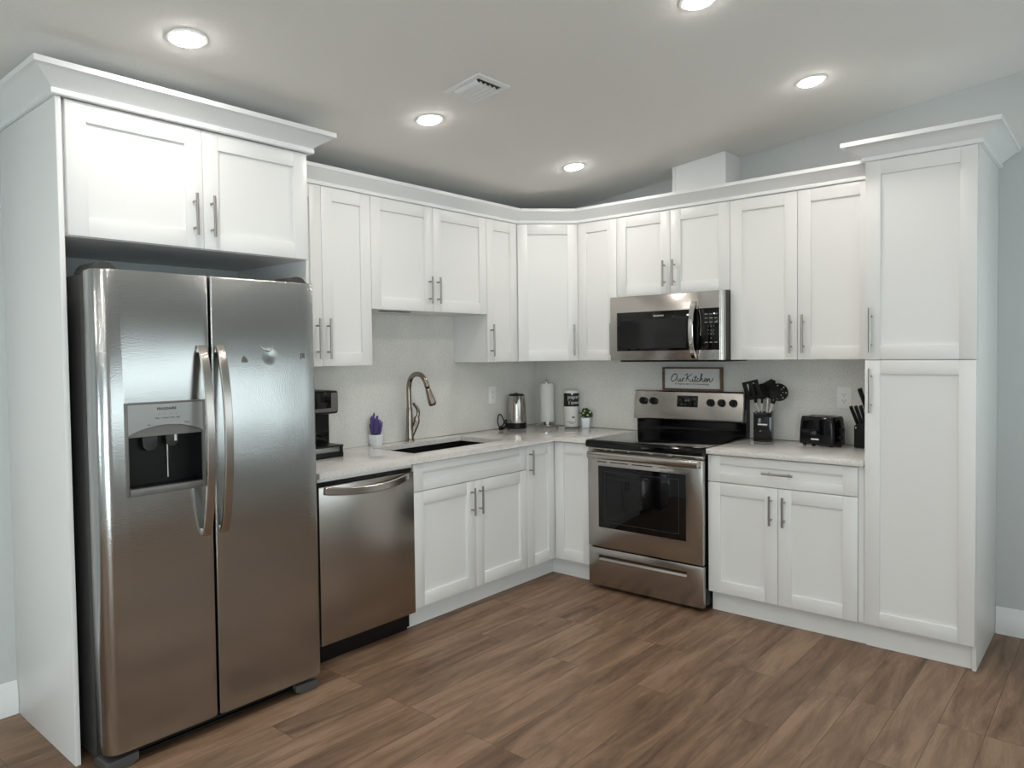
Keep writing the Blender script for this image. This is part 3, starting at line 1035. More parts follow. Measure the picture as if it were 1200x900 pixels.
# ---------------------------------------------------------------- range
t = thing('range', 'stainless steel electric range with black glass cooktop and oven door', 'stove', (1.29, -0.33, 0))
A0, A1 = M0 + 0.003, M1 - 0.003
MB(RW).box(A0 + 0.004, A1 - 0.002, 0.03, 0.635, 0.03, 0.893).build('body', M['black'], t)
for u in (A0 + 0.05, A1 - 0.05):
    for d in (0.10, 0.58):
        MB(RW).lathe([(0.02, 0), (0.02, 0.03)], 12, (u, d, 0.0)).build('foot', M['black'], t)
cook = MB(lambda d, z, u: RW(u, d, z))
cook.prism([(0.045, 0.894), (0.675, 0.868), (0.690, 0.872), (0.694, 0.885), (0.694, 0.902), (0.688, 0.912), (0.675, 0.9165), (0.045, 0.9165)], M0 + 0.0015, M1 - 0.0015, bev=0.0015)
ck = cook.build('cooktop', M['gloss_black'], t)
# vent trim, oven door, drawer
c = MB(RW)
c.box(A0 + 0.003, A1 - 0.003, 0.630, 0.668, 0.848, 0.8685, 0.002)
vt = c.build('vent_trim', M['steel'], t)
c = MB(RW)
for u0, u1 in ((0.95, 1.03), (1.05, 1.08), (1.10, 1.19), (1.21, 1.33), (1.36, 1.45), (1.48, 1.62)):
    c.box(u0, u1, 0.664, 0.6688, 0.855, 0.860)
c.build('vent_slot', M['black'], vt)
ov = MB(RW)
ov.box(A0 + 0.002, A1 - 0.002, 0.638, 0.675, 0.262, 0.845, 0.004)
od = ov.build('oven_door', M['steel'], t)
k = MB(RW).box(0.992, 1.568, 0.655, 0.72, 0.385, 0.760).build('cutter', M['steel'], od)
cut(od, [k])
c = MB(RW)
c.box(0.9925, 1.5675, 0.660, 0.6735, 0.3855, 0.7595, 0.002)
wn = c.build('oven_window', M['gloss_black'], od)
c = MB(RW)
hw = 0.0035
for (a0, a1, b0, b1) in ((1.035, 1.525, 0.727, 0.7295), (1.035, 1.525, 0.418, 0.4205), (1.035, 1.0375, 0.418, 0.7295), (1.5225, 1.525, 0.418, 0.7295)):
    c.box(a0, a1, 0.672, 0.6738, b0, b1)
c.build('window_border', M['dark_grey'], wn)
c = MB(RW)
c.tube([(A0 + 0.024, 0.706, 0.826), (A1 - 0.016, 0.706, 0.826)], 0.0200, 20, flat=(1.05, 0.75))
for u in (A0 + 0.035, A1 - 0.035):
    c.box(u - 0.014, u + 0.014, 0.672, 0.706, 0.812, 0.838, 0.004)
c.build('door_handle', M['steel'], od)
c = MB(RW)
for u0, u1 in ((0.985, 1.05), (1.075, 1.20), (1.225, 1.36), (1.40, 1.45)):
    c.box(u0, u1, 0.6745, 0.6756, 0.783, 0.788)
c.build('vent_slot', M['black'], od)
dr = MB(RW).box(A0 + 0.002, A1 - 0.002, 0.638, 0.672, 0.022, 0.254, 0.004).build('storage_drawer', M['steel'], t)
k = MB(RW).box(0.990, 1.570, 0.652, 0.72, 0.177, 0.212).build('cutter', M['steel'], dr)
cut(dr, [k])
c = MB(lambda d, z, u: RW(u, d, z))
c.prism([(0.6545, 0.1775), (0.6735, 0.1775), (0.6745, 0.182), (0.672, 0.187), (0.662, 0.199), (0.6545, 0.203)], 0.9905, 1.5695)
c.build('drawer_grip', M['steel'], dr)
MB(RW).box(0.9905, 1.5695, 0.6525, 0.654, 0.181, 0.2115).build('grip_recess', M['black'], dr)
# backguard
bg = MB(lambda d, z, u: RW(u, d, z))
bg.prism([(0.018, 0.90), (0.072, 0.90), (0.072, 1.005), (0.045, 1.19), (0.018, 1.19)], A0 + 0.002, A1 - 0.002)
bgo = bg.build('backguard', M['gloss_black'], t)
c = MB(lambda d, z, u: RW(u, d, z))
c.prism([(0.050, 1.008), (0.100, 1.004), (0.108, 1.010), (0.108, 1.022), (0.086, 1.186), (0.078, 1.1945), (0.050, 1.1945)], A0 - 0.004, A1 - 0.012, bev=0.002)
cp = c.build('control_panel', M['steel'], bgo)
MB(lambda d, z, u: RW(u, d, z)).prism([(0.018, 0.918), (0.060, 0.918), (0.060, 1.1955), (0.018, 1.1955)], A1 - 0.011, A1 - 0.001).build('end_cap', M['black'], bgo)
# the panel's face plane
FPd = lambda z: 0.108 - (z - 1.022) * (0.022 / 0.164)
fn = Vector((0, -0.9911, 0.133)).normalized()


def onpanel(u, z, h=0.0):
    return Vector((u, -FPd(z), z)) + fn * h


c = MB(lambda u, z, h: onpanel(u, z, h))
c.box(1.221, 1.365, 1.092, 1.164, -0.001, 0.002, 0.001)
dsp = c.build('display', M['gloss_black'], cp)
for w_, sz, u, z in (('oo', 0.010, 1.243, 1.137), ('8:40', 0.020, 1.293, 1.128), ('Bake  Broil', 0.009, 1.268, 1.106), ('+', 0.013, 1.343, 1.138), ('-', 0.013, 1.343, 1.110)):
    MB().text(w_, sz, lambda x, y, h: onpanel(u + x, z + y, 0.002 + h)).build('display_print', M['dim_icon'], dsp)
MB().text('FRIGIDAIRE', 0.0105, lambda x, y, h: onpanel(1.288 + x, 1.066 + y, h), spacing=1.1).build('brand_lettering', M['grey_ink'], cp)
for u in (0.977, 1.052, 1.452, 1.524, 1.599):
    for z in (1.085, 1.163):
        MB(lambda x, y, h: onpanel(x, y, h)).box(u - 0.005, u + 0.005, z, z + 0.0035, 0.0, 0.0005).build('knob_print', M['grey_ink'], cp)
for u in (0.977, 1.052, 1.452, 1.524, 1.599):
    kb = MB(lambda x, y, z, u=u: onpanel(u, 1.124) + Vector((1, 0, 0)) * x + fn.cross(Vector((1, 0, 0))) * y + fn * z)
    kb.lathe([(0.0245, 0.0), (0.0245, 0.004), (0.022, 0.007), (0.021, 0.022), (0.018, 0.025), (0.0, 0.025)], 28)
    kb.box(-0.0048, 0.0048, -0.022, 0.022, 0.018, 0.033, 0.003)
    kb.build('knob', M['black'], cp)

# ---------------------------------------------------------------- microwave
t = thing('microwave', 'stainless steel over-range microwave with black window below the short cabinet', 'microwave', (1.29, -0.2, 1.39))
A0, A1 = M0 + 0.002, M1 - 0.002
Z0, Z1 = 1.397, 1.7995
MB(RW).box(A0 + 0.001, A1 - 0.001, 0.013, 0.372, Z0 + 0.004, Z1, 0.002).build('case', M['dark_grey'], t)
c = MB(RW)
c.box(A0 + 0.05, A1 - 0.02, 0.02, 0.36, 1.386, Z0 + 0.0045)
c.build('vent_underside', M['black'], t)
md = MB(RW).box(A0, 1.5130, 0.374, 0.402, Z0, Z1 - 0.002, 0.004).build('door', M['steel'], t)
pc = [(1.5145, 0.374), (1.5145, 0.402), (1.640, 0.402), (1.655, 0.400), (1.665, 0.394), (A1, 0.384), (A1, 0.374)]
mc = MB(lambda u, d, z: RW(u, d, z)).prism(pc, Z0, Z1 - 0.002).build('control_section', M['steel'], t)
wn = MB(RW).box(0.965, 1.5125, 0.400, 0.4045, 1.455, 1.697, 0.001).build('door_window', M['gloss_black'], md)
MB(RW).box(0.985, 1.440, 0.404, 0.4052, 1.470, 1.650).build('window_screen', mat('dark_screen', (0.012, 0.012, 0.013), 0.08, 0, 0.4), wn)
c = MB()
c.text('FRIGIDAIRE', 0.0125, lambda x, y, h: RW(1.258 + x, 0.4045 + h, 1.664 + y), spacing=1.1, bold=0.0002)
c.build('lettering', M['white_ink'], wn)
kp = MB(RW).box(1.515, 1.645, 0.400, 0.4045, 1.455, 1.699, 0.001).build('keypad', M['gloss_black'], mc)
c = MB()
rows = ['', '', '', '1   2   3', '4   5   6', '7   8   9', '    0    ', '']
for i, s in enumerate(rows):
    if i not in (3, 4, 5, 6):
        for k in (-0.030, 0.0, 0.030):
            zz = 1.661 - 0.0235 * i
            c.box(1.596 + k - 0.009, 1.596 + k + 0.009, 0.4045, 0.4049, zz, zz + 0.005, f=RW)
        continue
    sz = 0.013
    c.text(s, sz, lambda x, y, h, i=i: RW(1.596 + x, 0.4045 + h, 1.660 - 0.0235 * i + y))
c.build('key_print', M['dim_icon'], kp)
c = MB(RW)
c.tube(catmull([(1.523, 0.405, 1.692), (1.533, 0.406, 1.64), (1.5345, 0.406, 1.58), (1.531, 0.406, 1.54)], 5), 0.0012, 6)
c.build('keypad_line', M['chrome'], kp)
c = MB(RW)
pth = []
for i in range(21):
    s = i / 20
    pth.append((1.492, 0.408 + 0.046 * math.sin(PI * s) ** 0.6, 1.738 - 0.328 * s))
c.strip(pth, 0.030, 0.012, (0, 1, 0))
c.box(1.479, 1.505, 0.398, 0.413, 1.718, 1.742, 0.002).box(1.479, 1.505, 0.398, 0.413, 1.406, 1.430, 0.002)
c.build('door_handle', M['chrome'], md)

# ---------------------------------------------------------------- ceiling fixtures
CN = Vector((0.112, 0, -1)).normalized()               # pointing down out of the ceiling
CA = Vector((1, 0, 0.112)).normalized()


def on_ceiling(x, y):
    o = Vector((x, y, CZ(x)))
    return lambda a, b, h: o + CA * a + Vector((0, 1, 0)) * b + CN * h


LG = 'recessed ceiling lights'
for x, y, lab in ((0.943, -3.181, 'round recessed ceiling light above the refrigerator cabinet, leftmost'),
                  (0.922, -1.993, 'round recessed ceiling light just left of the ceiling vent'),
                  (0.917, -0.795, 'round recessed ceiling light nearest the corner of the room'),
                  (2.283, -0.816, 'round recessed ceiling light at the right, in front of the pantry'),
                  (2.250, -1.930, 'round recessed ceiling light half cut by the top edge of the picture')):
    f = on_ceiling(x, y)
    t = thing('recessed_light', lab, 'ceiling light', (x, y, CZ(x)), LG)
    c = MB(f)
    c.lathe([(0.052, 0.0005), (0.053, 0.0045), (0.058, 0.0055), (0.069, 0.003), (0.071, 0.0005)], 40)
    c.build('trim_ring', M['trim'], t)
    c = MB(f)
    c.lathe([(0.0515, 0.0008), (0.0515, 0.0065), (0.045, 0.010), (0.028, 0.012), (0.0, 0.0125)], 40)
    c.build('diffuser', M['lamp'], t)

f = on_ceiling(1.285, -2.055)
t = thing('ceiling_vent', 'square white air vent with slats in the ceiling', 'vent', (1.285, -2.055, CZ(1.285)))
c = MB(f)
q0, q1 = 0.104, 0.075
for a0, a1, b0, b1 in ((-q0, q0, -q0, -q1), (-q0, q0, q1, q0), (-q0, -q1, -q1, q1), (q1, q0, -q1, q1)):
    c.box(a0, a1, b0, b1, 0.0004, 0.007, 0.002)
c.build('frame', M['trim'], t)
MB(f).box(-q1, q1, -q1, q1, 0.0004, 0.0015).build('backing', M['black'], t)
for i in range(5):
    b = 0.058 - i * 0.029 - 0.0
    c = MB(f)
    s = 0.004
    pr = [(b + 0.013, 0.004), (b + 0.010, 0.010), (b - 0.002, 0.017), (b - 0.014, 0.0195), (b - 0.014, 0.0175), (b - 0.003, 0.0148), (b + 0.008, 0.008), (b + 0.011, 0.003)]
    pr = [(2 * b - 0.001 - bb, h) for bb, h in pr]
    c.prism(pr, -q1 + 0.003, q1 - 0.014, f=lambda bb, h, a: (a, bb, h))
    c.build('slat', M['trim'], t)

# ---------------------------------------------------------------- outlets
def outlet(f, u, z, w, h, label):
    t = thing('wall_outlet', label, 'outlet', f(u, 0.011, z), 'white wall outlets')
    MB(f).box(u - w / 2, u + w / 2, 0.0112, 0.0165, z - h / 2, z + h / 2, 0.002).build('cover_plate', M['white_plastic'], t)
    rc = MB(f).box(u - 0.0165, u + 0.0165, 0.016, 0.0185, z - 0.034, z + 0.034, 0.001).build('receptacle', M['white_plastic'], t)
    c = MB(f)
    for dz in (0.017, -0.017):
        c.box(u - 0.0075, u - 0.0055, 0.018, 0.0188, z + dz, z + dz + 0.008).box(u + 0.0055, u + 0.0075, 0.018, 0.0188, z + dz, z + dz + 0.008)
        c.box(u - 0.0022, u + 0.0022, 0.018, 0.0188, z + dz - 0.008, z + dz - 0.004)
    c.build('slots', M['black'], rc)


outlet(LW, -0.530, 1.157, 0.078, 0.122, 'white wall outlet on the backsplash beside the kettle')
outlet(RW, 2.212, 1.172, 0.078, 0.122, 'white wall outlet on the backsplash above the toaster')

# ---------------------------------------------------------------- things on the left counter
Z = ZC + 0.0003
# coffee maker, facing the room
t = thing('coffee_maker', 'black and grey coffee maker at the counter end, partly behind the refrigerator', 'coffee maker', (0.16, -2.145, ZC))
K0, K1 = -2.240, -2.037
c = MB(LW)
c.box(K0, K1, 0.030, 0.275, Z, Z + 0.026, 0.004)
c.build('base', M['black'], t)
c = MB(LW)
for u in (K0 + 0.008, K1 - 0.008):
    c.box(u - 0.007, u + 0.007, 0.255, 0.272, Z + 0.024, Z + 0.062, 0.002)
c.box(K0, K1, 0.159, 0.275, Z + 0.056, Z + 0.064, 0.002)
c.build('drip_tray_rim', M['black'], t)
MB(LW).box(K0 + 0.014, K1 - 0.014, 0.162, 0.262, Z + 0.0262, Z + 0.056, 0.003).build('drip_tray', M['disp_panel'], t)
MB(LW).box(K0, K1, 0.030, 0.155, Z + 0.026, Z + 0.245, 0.008).build('column', M['black'], t)
MB(LW).box(K0 + 0.02, K1 - 0.02, 0.154, 0.158, Z + 0.075, Z + 0.125, 0.003).build('water_window', M['gloss_black'], t)
hd = MB(LW).box(K0 - 0.004, K1 + 0.004, 0.030, 0.236, Z + 0.228, Z + 0.352, 0.014, 3).build('head', M['black'], t)
MB(LW).box(K0 + 0.004, K1 - 0.004, 0.232, 0.242, Z + 0.240, Z + 0.340, 0.008, 3).build('face_plate', M['mid_grey'], hd)
MB(LW).box(K0 + 0.02, K1 - 0.052, 0.240, 0.246, Z + 0.260, Z + 0.341, 0.006, 3).build('control_panel', M['gloss_black'], hd)


def square_pot(f, w0, w1, h, th=0.005):
    c = MB(f)
    tb = bmesh.new()
    def ring(w, z):
        r = 0.18 * w
        out = []
        for sx, sy in ((1, 1), (-1, 1), (-1, -1), (1, -1)):
            a0 = math.atan2(sy, sx) - PI / 4
            for k in range(4):
                a = a0 + k * PI / 6
                out.append(tb.verts.new((sx * (w / 2 - r) + r * math.cos(a), sy * (w / 2 - r) + r * math.sin(a), z)))
        return out
    rg = [ring(w0 * 0.94, 0), ring(w0, 0.004), ring(w1, h - 0.002), ring(w1 - 0.002, h), ring(w1 - 2 * th, h), ring(w1 - 2 * th - 0.002, h - 0.012)]
    for a, b in zip(rg, rg[1:]):
        n = len(a)
        for k in range(n):
            tb.faces.new((a[k], a[(k + 1) % n], b[(k + 1) % n], b[k]))
    tb.faces.new(rg[0][::-1])
    tb.faces.new(rg[-1])
    return c.merge(tb)


# lavender
f = turned(0.053, -1.630, Z, 0.12)
t = thing('potted_lavender', 'small purple lavender in a square white pot left of the faucet', 'plant', (0.053, -1.630, ZC))
square_pot(f, 0.056, 0.072, 0.066).build('pot', M['pot'], t)
MB(f).box(-0.031, 0.031, -0.031, 0.031, 0.055, 0.064, 0.004).build('soil', M['soil'], t)
rnd = random.Random(3)
st, fl = MB(f), MB(f)
for i in range(58):
    a, r = rnd.uniform(0, 2 * PI), 0.025 * math.sqrt(rnd.random())
    x, y = r * math.cos(a), r * math.sin(a)
    h = rnd.uniform(0.045, 0.085) + (0.045 * max(0, 1 - r / 0.028) + (0.03 if y < -0.005 else 0)) * rnd.uniform(0.4, 1)
    lx, ly = x * 0.35 + rnd.uniform(-0.006, 0.006), y * 0.35 + rnd.uniform(-0.006, 0.006)
    st.tube([(x, y, 0.06), (x + lx, y + ly, 0.06 + h * 0.5)], 0.0011, 5)
    n = 9
    pth = [(x + lx * (0.35 + 0.9 * k / n), y + ly * (0.35 + 0.9 * k / n), 0.062 + h * (0.12 + 0.88 * k / n)) for k in range(n + 1)]
    fl.tube(pth, [0.002] + [0.0052 if k % 2 else 0.0030 for k in range(n - 1)] + [0.0012], 6)
st.build('stems', M['leaf'], t)
fl.build('flower_spikes', M['lav'], t)

# kettle
kx, ky = 0.098, -0.362
t = thing('electric_kettle', 'stainless steel electric kettle with black base beside the left outlet', 'kettle', (kx, ky, ZC))
c = MB(); c.lathe([(0.068, 0), (0.071, 0.003), (0.071, 0.014), (0.069, 0.017), (0.069, 0.020), (0.0705, 0.022), (0.0705, 0.040), (0.0, 0.040)], 40, (kx, ky, Z)); c.build('base', M['black'], t)
c = MB(); c.lathe([(0.0690, 0.0402), (0.0700, 0.05), (0.0695, 0.09), (0.0665, 0.15), (0.0615, 0.205), (0.0575, 0.230), (0.0560, 0.234), (0.0, 0.234)], 40, (kx, ky, Z)); c.build('body', M['steel_v'], t)
c = MB(); c.lathe([(0.0565, 0.2342), (0.0565, 0.239), (0.047, 0.246), (0.012, 0.248), (0.011, 0.253), (0.0, 0.254)], 40, (kx, ky, Z)); c.build('lid', M['black'], t)
cdx, cdy = 0.60, -0.80
c = MB(lambda a, b, z: (kx + a * cdx - b * cdy, ky + a * cdy + b * cdx, Z + z))
c.prism([(0.049, -0.021), (0.086, 0.0), (0.049, 0.021)], 0.212, 0.2335)
tb = bmesh.new()
v1 = [tb.verts.new(p) for p in ((0.052, -0.021, 0.2135), (0.086, 0, 0.2135), (0.052, 0.021, 0.2135), (0.0635, 0, 0.165))]
for q3 in ((0, 1, 3), (1, 2, 3), (2, 0, 3), (0, 2, 1)):
    tb.faces.new([v1[i] for i in q3])
c.merge(tb)
c.build('spout', M['steel_v'], t)
c = MB(lambda a, b, z: (kx + a * cdx - b * cdy, ky + a * cdy + b * cdx, Z + z))
c.strip(catmull([(-0.052, 0, 0.218), (-0.085, 0, 0.222), (-0.105, 0, 0.195), (-0.103, 0, 0.12), (-0.088, 0, 0.07), (-0.066, 0, 0.06)], 5), 0.022, 0.014, (0.0, 1, 0))
c.build('handle', M['black'], t)
c = MB()
pth = catmull([(kx - 0.05, ky - 0.05, Z + 0.010), (kx - 0.058, ky - 0.075, Z + 0.055), (kx - 0.060, ky - 0.105, Z + 0.100), (kx - 0.058, ky - 0.135, Z + 0.095), (kx - 0.050, ky - 0.152, Z + 0.055), (kx - 0.040, ky - 0.145, Z + 0.020),
               (kx - 0.030, ky - 0.118, Z + 0.030), (kx - 0.028, ky - 0.095, Z + 0.058), (kx - 0.022, ky - 0.085, Z + 0.060), (kx - 0.018, ky - 0.10, Z + 0.030), (kx - 0.012, ky - 0.128, Z + 0.010), (kx - 0.010, ky - 0.150, Z + 0.010)], 6)
c.tube(pth, 0.0042, 8)
c.box(kx - 0.024, kx + 0.006, ky - 0.178, ky - 0.146, Z, Z + 0.022, 0.005)
c.build('power_cord', M['black'], t)

# paper towel on its stand
px_, py_ = 0.180, -0.108
t = thing('paper_towel_stand', 'chrome upright stand carrying a white paper towel roll in the corner', 'paper towel stand', (px_, py_, ZC))
c = MB(); c.lathe([(0.086, 0), (0.087, 0.004), (0.083, 0.009), (0.032, 0.012), (0.030, 0.014), (0.030, 0.031), (0.0, 0.031)], 40, (px_, py_, Z)); c.build('base', M['chrome'], t)
c = MB(); c.lathe([(0.006, 0.031), (0.006, 0.318), (0.0, 0.318)], 14, (px_, py_, Z))
c.lathe([(0.022, 0.313), (0.022, 0.317), (0.0, 0.319)], 20, (px_, py_, Z))
c.tube([(px_ + 0.011 * math.cos(a) * 0.75, py_ + 0.011 * math.cos(a) * 0.66, Z + 0.327 + 0.011 * math.sin(a)) for a in [2 * PI * k / 20 for k in range(21)]], 0.0022, 8)
c.build('post', M['chrome'], t)
c = MB()
tb = bmesh.new()
n = 40
rr = [(0.021, 0.0), (0.0535, 0.0), (0.0545, 0.002), (0.0545, 0.278), (0.0535, 0.280), (0.021, 0.280)]
rg = [[tb.verts.new((px_ + r * math.cos(2 * PI * k / n), py_ + r * math.sin(2 * PI * k / n), Z + 0.0322 + z)) for k in range(n)] for r, z in rr]
for a, b in zip(rg, rg[1:] + rg[:1]):
    for k in range(n):
        tb.faces.new((a[k], a[(k + 1) % n], b[(k + 1) % n], b[k]))
c.merge(tb)
tag(c.build('paper_towel_roll', M['paper'], origin=(px_, py_, ZC + 0.032)), 'plain white paper towel roll on the chrome stand in the corner', 'paper towel roll', 'paper towel rolls')

# wrapped paper towel roll
wx, wy, wr = 0.372, -0.068, 0.0545
t = thing('wrapped_paper_towel_roll', 'wrapped paper towel roll with a black printed label beside the small green plant', 'paper towel roll', (wx, wy, ZC), 'paper towel rolls')
c = MB(); c.lathe([(0.045, 0), (0.052, 0.003), (wr, 0.010), (wr, 0.255), (0.052, 0.263), (0.044, 0.268), (0.018, 0.270), (0.014, 0.264), (0.0, 0.264)], 44, (wx, wy, Z)); c.build('roll', M['film'], t)
cama = math.atan2(-4.44 - wy, 3.44 - wx)


def wrap(x, y, h, r=wr, z=0.0):
    a = cama + x / r
    return (wx + (r + h) * math.cos(a), wy + (r + h) * math.sin(a), Z + z + y)


c = MB(lambda x, y, h: wrap(x, y, h))
tb = bmesh.new()
nA = 40
grid = []
for h in (0.0002, 0.0009):
    grid.append([[tb.verts.new((-0.095 + 0.19 * i / nA, z, h)) for z in (0.150, 0.246)] for i in range(nA + 1)])
for i in range(nA):
    tb.faces.new((grid[1][i][0], grid[1][i + 1][0], grid[1][i + 1][1], grid[1][i][1]))
    tb.faces.new((grid[0][i][0], grid[0][i][1], grid[0][i + 1][1], grid[0][i + 1][0]))
    tb.faces.new((grid[0][i][0], grid[0][i + 1][0], grid[1][i + 1][0], grid[1][i][0]))
    tb.faces.new((grid[0][i][1], grid[1][i][1], grid[1][i + 1][1], grid[0][i + 1][1]))
for i in (0, nA):
    tb.faces.new((grid[0][i][0], grid[1][i][0], grid[1][i][1], grid[0][i][1]))
c.merge(tb)
lb = c.build('label', M['ink'], t)
c = MB()
c.text('paper', 0.038, lambda x, y, h: wrap(x - 0.028, 0.207 + y, 0.0009 + h), 'LEFT', spacing=1.06)
c.text('Towel', 0.038, lambda x, y, h: wrap(x - 0.028, 0.167 + y, 0.0009 + h), 'LEFT', spacing=1.06)
c.build('label_lettering', M['white_ink'], lb)
c = MB(lambda x, y, h: wrap(x, y, h))
c.prism([(-0.006, 0.247), (0.016, 0.247), (0.010, 0.239), (0.004, 0.231), (0.000, 0.238)], 0.0010, 0.0022)
c.build('torn_film', M['film'], t)
c = MB()
for x0 in (0.006, 0.013, 0.020):
    c.box(x0 - 0.0028, x0 + 0.0028, 0.066, 0.078, 0.0002, 0.0008, f=wrap)
c.box(-0.012, 0.034, 0.0535, 0.0585, 0.0002, 0.0008, f=wrap)
for x0, x1 in ((-0.034, -0.016), (-0.013, 0.006), (0.009, 0.030)):
    c.box(x0, x1, 0.0370, 0.0410, 0.0002, 0.0008, f=wrap)
for x0, x1 in ((-0.014, 0.000), (0.003, 0.018)):
    c.box(x0, x1, 0.0270, 0.0300, 0.0002, 0.0008, f=wrap)
c.build('print', M['ink'], t)

# small boxwood
bx_, by_ = 0.494, -0.064
f = turned(bx_, by_, Z, 0.55)
t = thing('potted_plant', 'small green plant with pale blossoms in a square white pot on the counter corner', 'plant', (bx_, by_, ZC))
square_pot(f, 0.052, 0.066, 0.072).build('pot', M['pot'], t)
MB(f).box(-0.026, 0.026, -0.026, 0.026, 0.058, 0.070, 0.004).build('soil', M['soil'], t)
rnd = random.Random(11)
lf, bl = MB(f), MB(f)


def leaf(c, p, d, L, W):
    d = Vector(d).normalized()
    s = d.cross(Vector((rnd.uniform(-1, 1), rnd.uniform(-1, 1), rnd.uniform(-1, 1)))).normalized()
    nn = d.cross(s)
    tb = bmesh.new()
    P = Vector(p)
    v = [P, P + d * L * 0.35 + s * W, P + d * L * 0.75 + s * W * 0.8, P + d * L, P + d * L * 0.75 - s * W * 0.8, P + d * L * 0.35 - s * W, P + d * L * 0.5 + nn * W * 0.35]
    vv = [tb.verts.new(q) for q in v]
    w2 = [tb.verts.new(q - nn * 0.0008) for q in v]
    for k in range(6):
        k2 = (k + 1) % 6
        tb.faces.new((vv[6], vv[k], vv[k2]))
        tb.faces.new((w2[6], w2[k2], w2[k]))
        tb.faces.new((vv[k], w2[k], w2[k2], vv[k2]))
    c.merge(tb)


for i in range(170):
    a, e = rnd.uniform(0, 2 * PI), math.asin(rnd.uniform(-0.55, 1))
    r = rnd.uniform(0.018, 0.040)
    d = (math.cos(a) * math.cos(e), math.sin(a) * math.cos(e), math.sin(e))
    p = (d[0] * r, d[1] * r, max(0.072, 0.096 + d[2] * r * 0.9))
    leaf(lf, p, (d[0] + rnd.uniform(-.5, .5), d[1] + rnd.uniform(-.5, .5), d[2] + rnd.uniform(-.2, .7)), rnd.uniform(0.012, 0.019), 0.005)
lf.sphere((0, 0, 0.094), 0.027, 12, (1, 1, 0.85))
lf.build('foliage', M['leaf'], t)
va = math.atan2(-4.44 - by_, 3.44 - bx_) - 0.55
for a, e, r in ((-0.5, 0.25, 0.040), (-0.25, 0.62, 0.043), (0.75, 0.35, 0.045), (0.3, -0.1, 0.040), (-1.2, 0.4, 0.042), (2.6, 0.5, 0.042)):
    q = (math.cos(va + a) * math.cos(e) * r, math.sin(va + a) * math.cos(e) * r, 0.096 + math.sin(e) * r)
    bl.sphere(q, 0.0085, 10, (1, 1, 0.8))
bl.build('blossoms', M['blossom'], t)

# ---------------------------------------------------------------- sign on the range
t = thing('framed_sign', 'white kitchen sign with brown wooden frame standing on the range back panel', 'sign', (1.297, -0.05, 1.196))
a0, a1, b0, b1 = 1.092, 1.502, 1.1962, 1.346
q0, q1 = 0.022, 0.050
w = 0.011
c = MB(RW)
c.box(a0, a1, q0, q1, b0, b0 + w, 0.001).box(a0, a1, q0, q1, b1 - w, b1, 0.001).box(a0, a0 + w, q0, q1, b0 + w, b1 - w, 0.001).box(a1 - w, a1, q0, q1, b0 + w, b1 - w, 0.001)
c.build('frame', M['frame_wood'], t)
bd = MB(RW).box(a0 + w, a1 - w, q0 + 0.002, q0 + 0.012, b0 + w, b1 - w).build('board', M['board'], t)
STROKES = [
    [(1.6, 2.2), (0.9, 2.1), (0.2, 1.3), (0.1, .5), (0.6, 0), (1.5, .4), (2.1, 1.4), (2.0, 2.2), (1.4, 2.38), (0.7, 1.95), (0.5, 1.4)],
    [(2.4, .95), (2.3, .3), (2.6, 0), (3.0, .25), (3.3, .95), (3.25, .3), (3.5, 0), (3.85, .25), (4.1, .95), (4.3, 1.08), (4.5, .9), (4.8, 1.0)],
    [(4.15, .9), (4.12, .4), (4.1, 0)],
    [(5.0, 1.7), (5.3, 2.2), (5.9, 2.35), (5.75, 1.8), (5.5, 1.0), (5.2, 0)],
    [(7.3, 2.35), (6.3, 1.6), (5.5, 1.0), (6.0, .85), (6.6, .1), (7.0, 0), (7.3, .25), (7.6, .95), (7.5, .3), (7.75, 0), (8.15, .3), (8.7, 1.9), (8.4, .8), (8.35, .2), (8.6, 0), (9.0, .25)],
    [(7.78, 1.5), (7.86, 1.6)],
    [(8.05, 1.25), (9.1, 1.38)],
    [(9.75, .85), (9.4, 1.02), (9.05, .6), (9.05, .15), (9.4, 0), (9.9, .35), (10.55, 1.6), (10.78, 2.3), (10.5, 2.35), (10.3, 1.5), (10.1, 0)],
    [(10.1, .1), (10.4, .8), (10.7, 1.0), (10.85, .7), (10.8, .2), (11.05, 0), (11.45, .4), (11.9, .55), (12.1, .85), (11.9, 1.05), (11.6, .8), (11.5, .3), (11.8, 0), (12.2, .15), (12.55, .9), (12.5, 0)],
    [(12.5, .1), (12.85, .85), (13.15, 1.0), (13.25, .6), (13.2, .15), (13.5, 0), (13.9, .3), (14.5, 1.15)],
]
c = MB(RW)
for s in STROKES:
    c.tube(catmull([(1.148 + x * 0.0203, q0 + 0.0122, 1.2525 + y * 0.0212) for x, y in s], 5), 0.0024, 6)
c.build('script_lettering', M['ink'], bd)
c = MB()
c.text("If I had to stir it, it's homemade.", 0.0185, lambda x, y, h: RW(1.296 + x, q0 + 0.0122 + h, 1.2315 + y), bold=0.0002)
c.build('small_lettering', M['ink'], bd)

# ---------------------------------------------------------------- right counter
# utensil holder
ux, uy, ua = 1.796, -0.128, 0.24
f = turned(ux, uy, Z, ua)
t = thing('utensil_holder', 'black square utensil holder on the right counter next to the range', 'utensil holder', (ux, uy, ZC))
c = MB(f)
hw, hh, th = 0.051, 0.172, 0.005
c.box(-hw, hw, -hw, -hw + th, 0.006, hh, 0.0015).box(-hw, hw, hw - th, hw, 0.006, hh, 0.0015).box(-hw, -hw + th, -hw + th, hw - th, 0.006, hh, 0.0015).box(hw - th, hw, -hw + th, hw - th, 0.006, hh, 0.0015).box(-hw, hw, -hw, hw, 0, 0.008, 0.002)
c.build('body', M['gloss_black'], t)
MB(f).box(-0.027, 0.027, -hw - 0.0012, -hw + 0.001, 0.097, 0.105, 0.0004).build('name_plate', M['white_ink'], t)

UT = 'kitchen utensils in the black holder'


